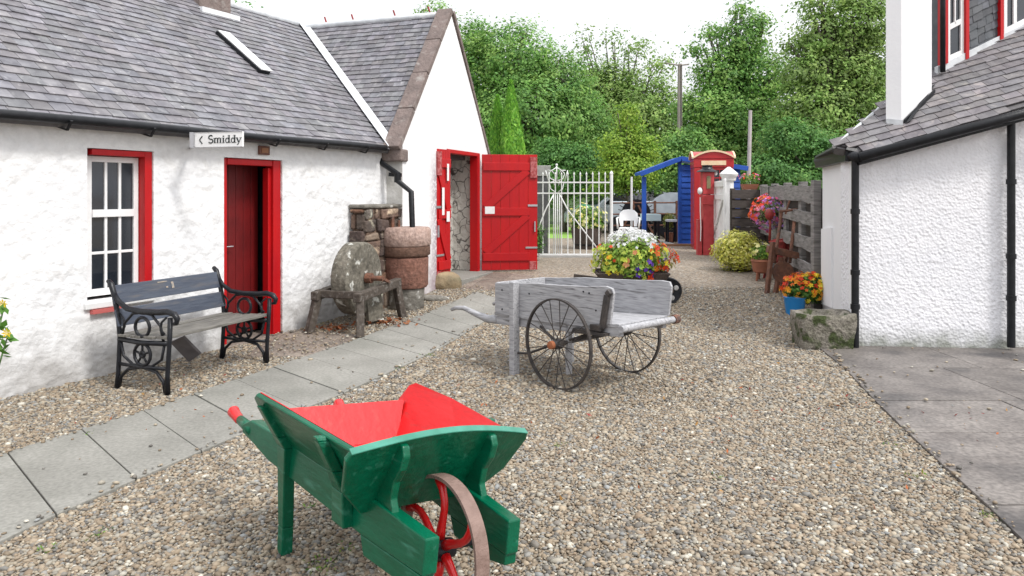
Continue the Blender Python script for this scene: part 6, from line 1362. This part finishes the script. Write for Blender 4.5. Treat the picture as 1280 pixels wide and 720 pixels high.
# vintage tractor with domed grey fenders
tq = P(828, 300, 20.8); tra = thing('tractor', 'old pale grey tractor with domed mudguards seen through the blue shelter', 'tractor', (tq.x, 20.8, .3), R(-15), 'vehicles parked beyond the shelter')
m_tg = mat('pale_grey_blue_paint', (.45, .5, .54), .5, (.36, .4, .44), 5)
for y in (-.65, .65):
    mb = MB(); mb.lathe([(.2, -.14), (.52, -.15), (.58, -.1), (.58, .1), (.52, .15), (.2, .14)], (.3, y, .58), 26, axis='y'); w1_ = mb.build('rear_wheel', m_iron, tra, autos=40)
    mb = MB(); mb.lathe([(.02, -.16), (.32, -.1), (.32, .1), (.02, .16)], (.3, y, .58), 18, axis='y'); mb.build('rim', m_tg, w1_)
    mb = MB(); pa = [(.3 + .70 * math.cos(R(a)), .58 + .70 * math.sin(R(a))) for a in range(10, 175, 12)]
    for (xa, za), (xb, zb) in zip(pa, pa[1:]): mb.hexa([(xa, y - .2, za), (xb, y - .2, zb), (xb, y + .2, zb), (xa, y + .2, za), (xa, y - .2, za + .03), (xb, y - .2, zb + .03), (xb, y + .2, zb + .03), (xa, y + .2, za + .03)])
    mb.prism([(x, y - .2, z) for x, z in pa] , (0, .02, 0)); mb.build('mudguard', m_tg, tra)
    mb = MB(); mb.lathe([(.1, -.07), (.30, -.07), (.32, 0), (.30, .07), (.1, .07)], (-1.2, y * .8, .32), 20, axis='y'); mb.build('front_wheel', m_iron, tra, autos=40)
mb = MB(); mb.box(-1.45, -.2, -.22, .22, .55, 1.05); mb.build('bonnet', m_tg, tra, bevel=.06)
mb = MB(); mb.box(-1.3, .5, -.16, .16, .35, .6); mb.build('chassis', m_iron, tra, bevel=.03)
mb = MB(); mb.lathe([(.16, -.012), (.18, -.012), (.18, .012), (.16, .012)], (0, 0, 1.25), 18); mb.tube([(0, 0, 1.25), (-.25, 0, 1.0)], .015, 6); mb.build('steering_wheel', m_iron, tra)
mb = MB(); mb.tube([(-.9, .1, 1.05), (-.9, .1, 1.5)], .03, 8); mb.build('exhaust', m_rust, tra)
mb = MB(); mb.box(.15, .5, -.2, .2, .85, .92); mb.build('seat', m_iron, tra, bevel=.02)
# rusty spiked cart wheel / harrow leaning on rails
hq = P(795, 290, 19.6); hw_ = thing('hay_rake', 'dark spiked iron hay rake wheel on a rusty frame behind the white chair', 'hay rake', (hq.x, 19.6, .3))
mb = MB(); mb.lathe([(.36, -.02), (.40, -.02), (.40, .02), (.36, .02)], (0, 0, .72), 26, axis='y'); mb.build('hoop', m_iron, hw_)
for k in range(26): a = 2 * math.pi * k / 26; mb = MB(); mb.tube([(.06 * math.cos(a), 0, .72 + .06 * math.sin(a)), (.5 * math.cos(a), 0, .72 + .5 * math.sin(a))], .011, 5); mb.build('tine', m_iron, hw_)
for s_ in (-1, 1): mb = MB(); mb.bar((s_ * .05, -.06, .95), (s_ * .55, -.06, .0), .05, .05); mb.build('strut', m_rust, hw_)
mb = MB(); rl_a, rl_b = P(764, 0, 19.2).x, P(846, 0, 19.2).x; rf_ = thing('rail_fence', 'low rusty two rail fence in front of the parked vehicles', 'fence', (rl_a, 19.2, .3))
for z in (.42, .72, 1.02): mb = MB(); mb.tube([(0, 0, z), (rl_b - rl_a, 0, z + .01)], .022, 6); mb.build('rail', m_rust, rf_)
for k in range(4): x = (rl_b - rl_a) * k / 3; mb = MB(); mb.box(x - .03, x + .03, -.03, .03, 0, 1.08); mb.build('post', m_rust, rf_)
q = P(789.5, 300, 19.0); o = thing('flagpole', 'thin white pole standing behind the white plastic chair', 'pole', (q.x, 19.0, .3)); mb = MB(); mb.tube([(0, 0, 0), (0, 0, P(0, 221, 19).z - .3)], [.035, .028], 8); mb.lathe([(.06, 0), (.06, .12), (.03, .2)], (0, 0, .0), 8); mb.build('shaft', m_whitep, o)
q = P(831, 300, 18.6); ofl = plant('potted_plant', 'small yellow green potted plant inside the shelter', 'plant', (q.x + .15, 18.7, .5), (.2, .16, .24), 600, .03, [(.3, .3, .06), (.2, .24, .05)], [], 60, .35)
mb = MB(); mb.lathe([(.08, -.2), (.12, -.18), (.14, .06)], (0, 0, .0), 12); mb.build('pot', m_pot, ofl)
# ---- poles
q = P(849, 300, 27); o = thing('utility_pole', 'tall bare grey wooden pole rising behind the blue shelter', 'pole', (q.x, 27, .3)); mb = MB(); mb.tube([(0, 0, 0), (.03, 0, P(0, 80, 27).z - .3)], [.11, .085], 10); mb.build('shaft', m_pole, o)
mb = MB(); mb.tube([(.05, -.08, P(0, 80, 27).z - .35), (.05, -.1, P(0, 200, 27).z)], .02, 6); mb.build('cable_guard', m_iron, o)
mb = MB(); zt_ = P(0, 84, 27).z - .3; mb.tube([(-.5, -.05, zt_ + .14), (0, -.05, zt_ + .06), (.35, -.05, zt_ + .1)], .03, 6); mb.build('crossarm', m_pole, o)
q = P(934, 300, 19); o = thing('pole', 'slim pale leaning pole behind the white gatepost', 'pole', (q.x, 19, .3)); mb = MB(); mb.tube([(0, 0, 0), (P(938, 0, 19).x - q.x, 0, P(0, 138, 19).z - .3)], [.06, .045], 10); mb.build('shaft', mat('pale_pink_grey_pole', (.45, .40, .40), .8, (.36, .33, .33), 5), o)
# ---- yellow flower at the left edge: plant standing by the wall
lp = Vector((P(-22, 300, 4.3).x, 4.3, 0)); fp_ = thing('garden_plant', 'leafy plant with yellow flowers just entering at the left edge', 'plant', lp)
mb = MB(); rr = random.Random(6); lv = []; tips = []
for k in range(6):
    a = rr.uniform(0, 6.28); e_ = Vector((.14 * math.cos(a), .14 * math.sin(a), rr.uniform(.6, .92))); mid = e_ * .5 + Vector((0, 0, .1)); mb.tube([(0, 0, 0), mid, e_], [.008, .006, .004], 5); tips.append(e_)
    for j in range(14): t = rr.uniform(.4, 1); p = mid.lerp(e_, t) + Vector((rr.uniform(-.04, .04), rr.uniform(-.04, .04), rr.uniform(-.04, .04))); lv.append(p[:])
mb.build('stems', mat('green_stem', (.08, .16, .04), .7), fp_, smooth=True)
leaves('foliage', np.array(lv), rng.uniform(.025, .045, len(lv)), np.array([(.08, .2, .03)] * len(lv)), m_leafg, fp_, seed=4)
V = []; Fc = []; C = []
for tp_ in tips:
    for k in range(8):
        a = k * .785; d1_ = Vector((math.cos(a), -.3, math.sin(a))); b0 = len(V); c = tp_ + Vector((0, -.01, 0)); s_ = d1_.cross(Vector((0, 1, 0))) * .3
        V += [c, c + (d1_ + s_) * .02, c + d1_ * .033, c + (d1_ - s_) * .02]; Fc.append([b0, b0 + 1, b0 + 2, b0 + 3]); C.append((.85, .6, .03))
raw_mesh('blossoms', np.array([v[:] for v in V]), np.array(Fc), np.array(C), m_leafg, fp_)
# ---- weeds and stray leaves
def tufts(name, label, cat, spots, n, s, cols, seed):
    rg = np.random.default_rng(seed); P_ = []
    for (px, py, r) in spots:
        g = G(px, py, .012); k = int(n * r / .08); P_.append(np.stack([g.x + rg.normal(0, r, k), g.y + rg.normal(0, r, k), g.z + np.abs(rg.normal(0, .010, k))], 1))
    P_ = np.vstack(P_); tag(leaves(name, P_, s * rg.uniform(.6, 1.4, len(P_)), np.array(cols)[rg.integers(0, len(cols), len(P_))], m_leafg, seed=seed, up=.2, aspect=.35), label, cat, kind='stuff')
tufts('weeds', 'small green weeds and moss growing through the gravel and along walls', 'weeds', [(408, 712, .05), (392, 705, .03), (495, 640, .05), (480, 610, .03), (110, 545, .03), (385, 638, .015), (120, 672, .03), (60, 690, .03), (1118, 560, .03), (1150, 600, .03), (1235, 648, .03), (372, 402, .06), (398, 404, .08), (430, 690, .03), (525, 690, .05), (700, 560, .02), (900, 600, .02), (538, 446, .04), (500, 462, .04)], 55, .010, [(.07, .14, .03), (.16, .28, .05), (.2, .24, .05)], 71)
tufts('stray_leaves', 'scattered small red and tan fallen leaves on gravel and paving', 'leaves', [(260, 455, .25), (225, 480, .3), (1020, 500, .5), (900, 560, .6), (1180, 520, .4), (560, 520, .5), (200, 520, .3)], 5, .017, [(.4, .12, .04), (.45, .25, .08), (.3, .05, .04)], 72)
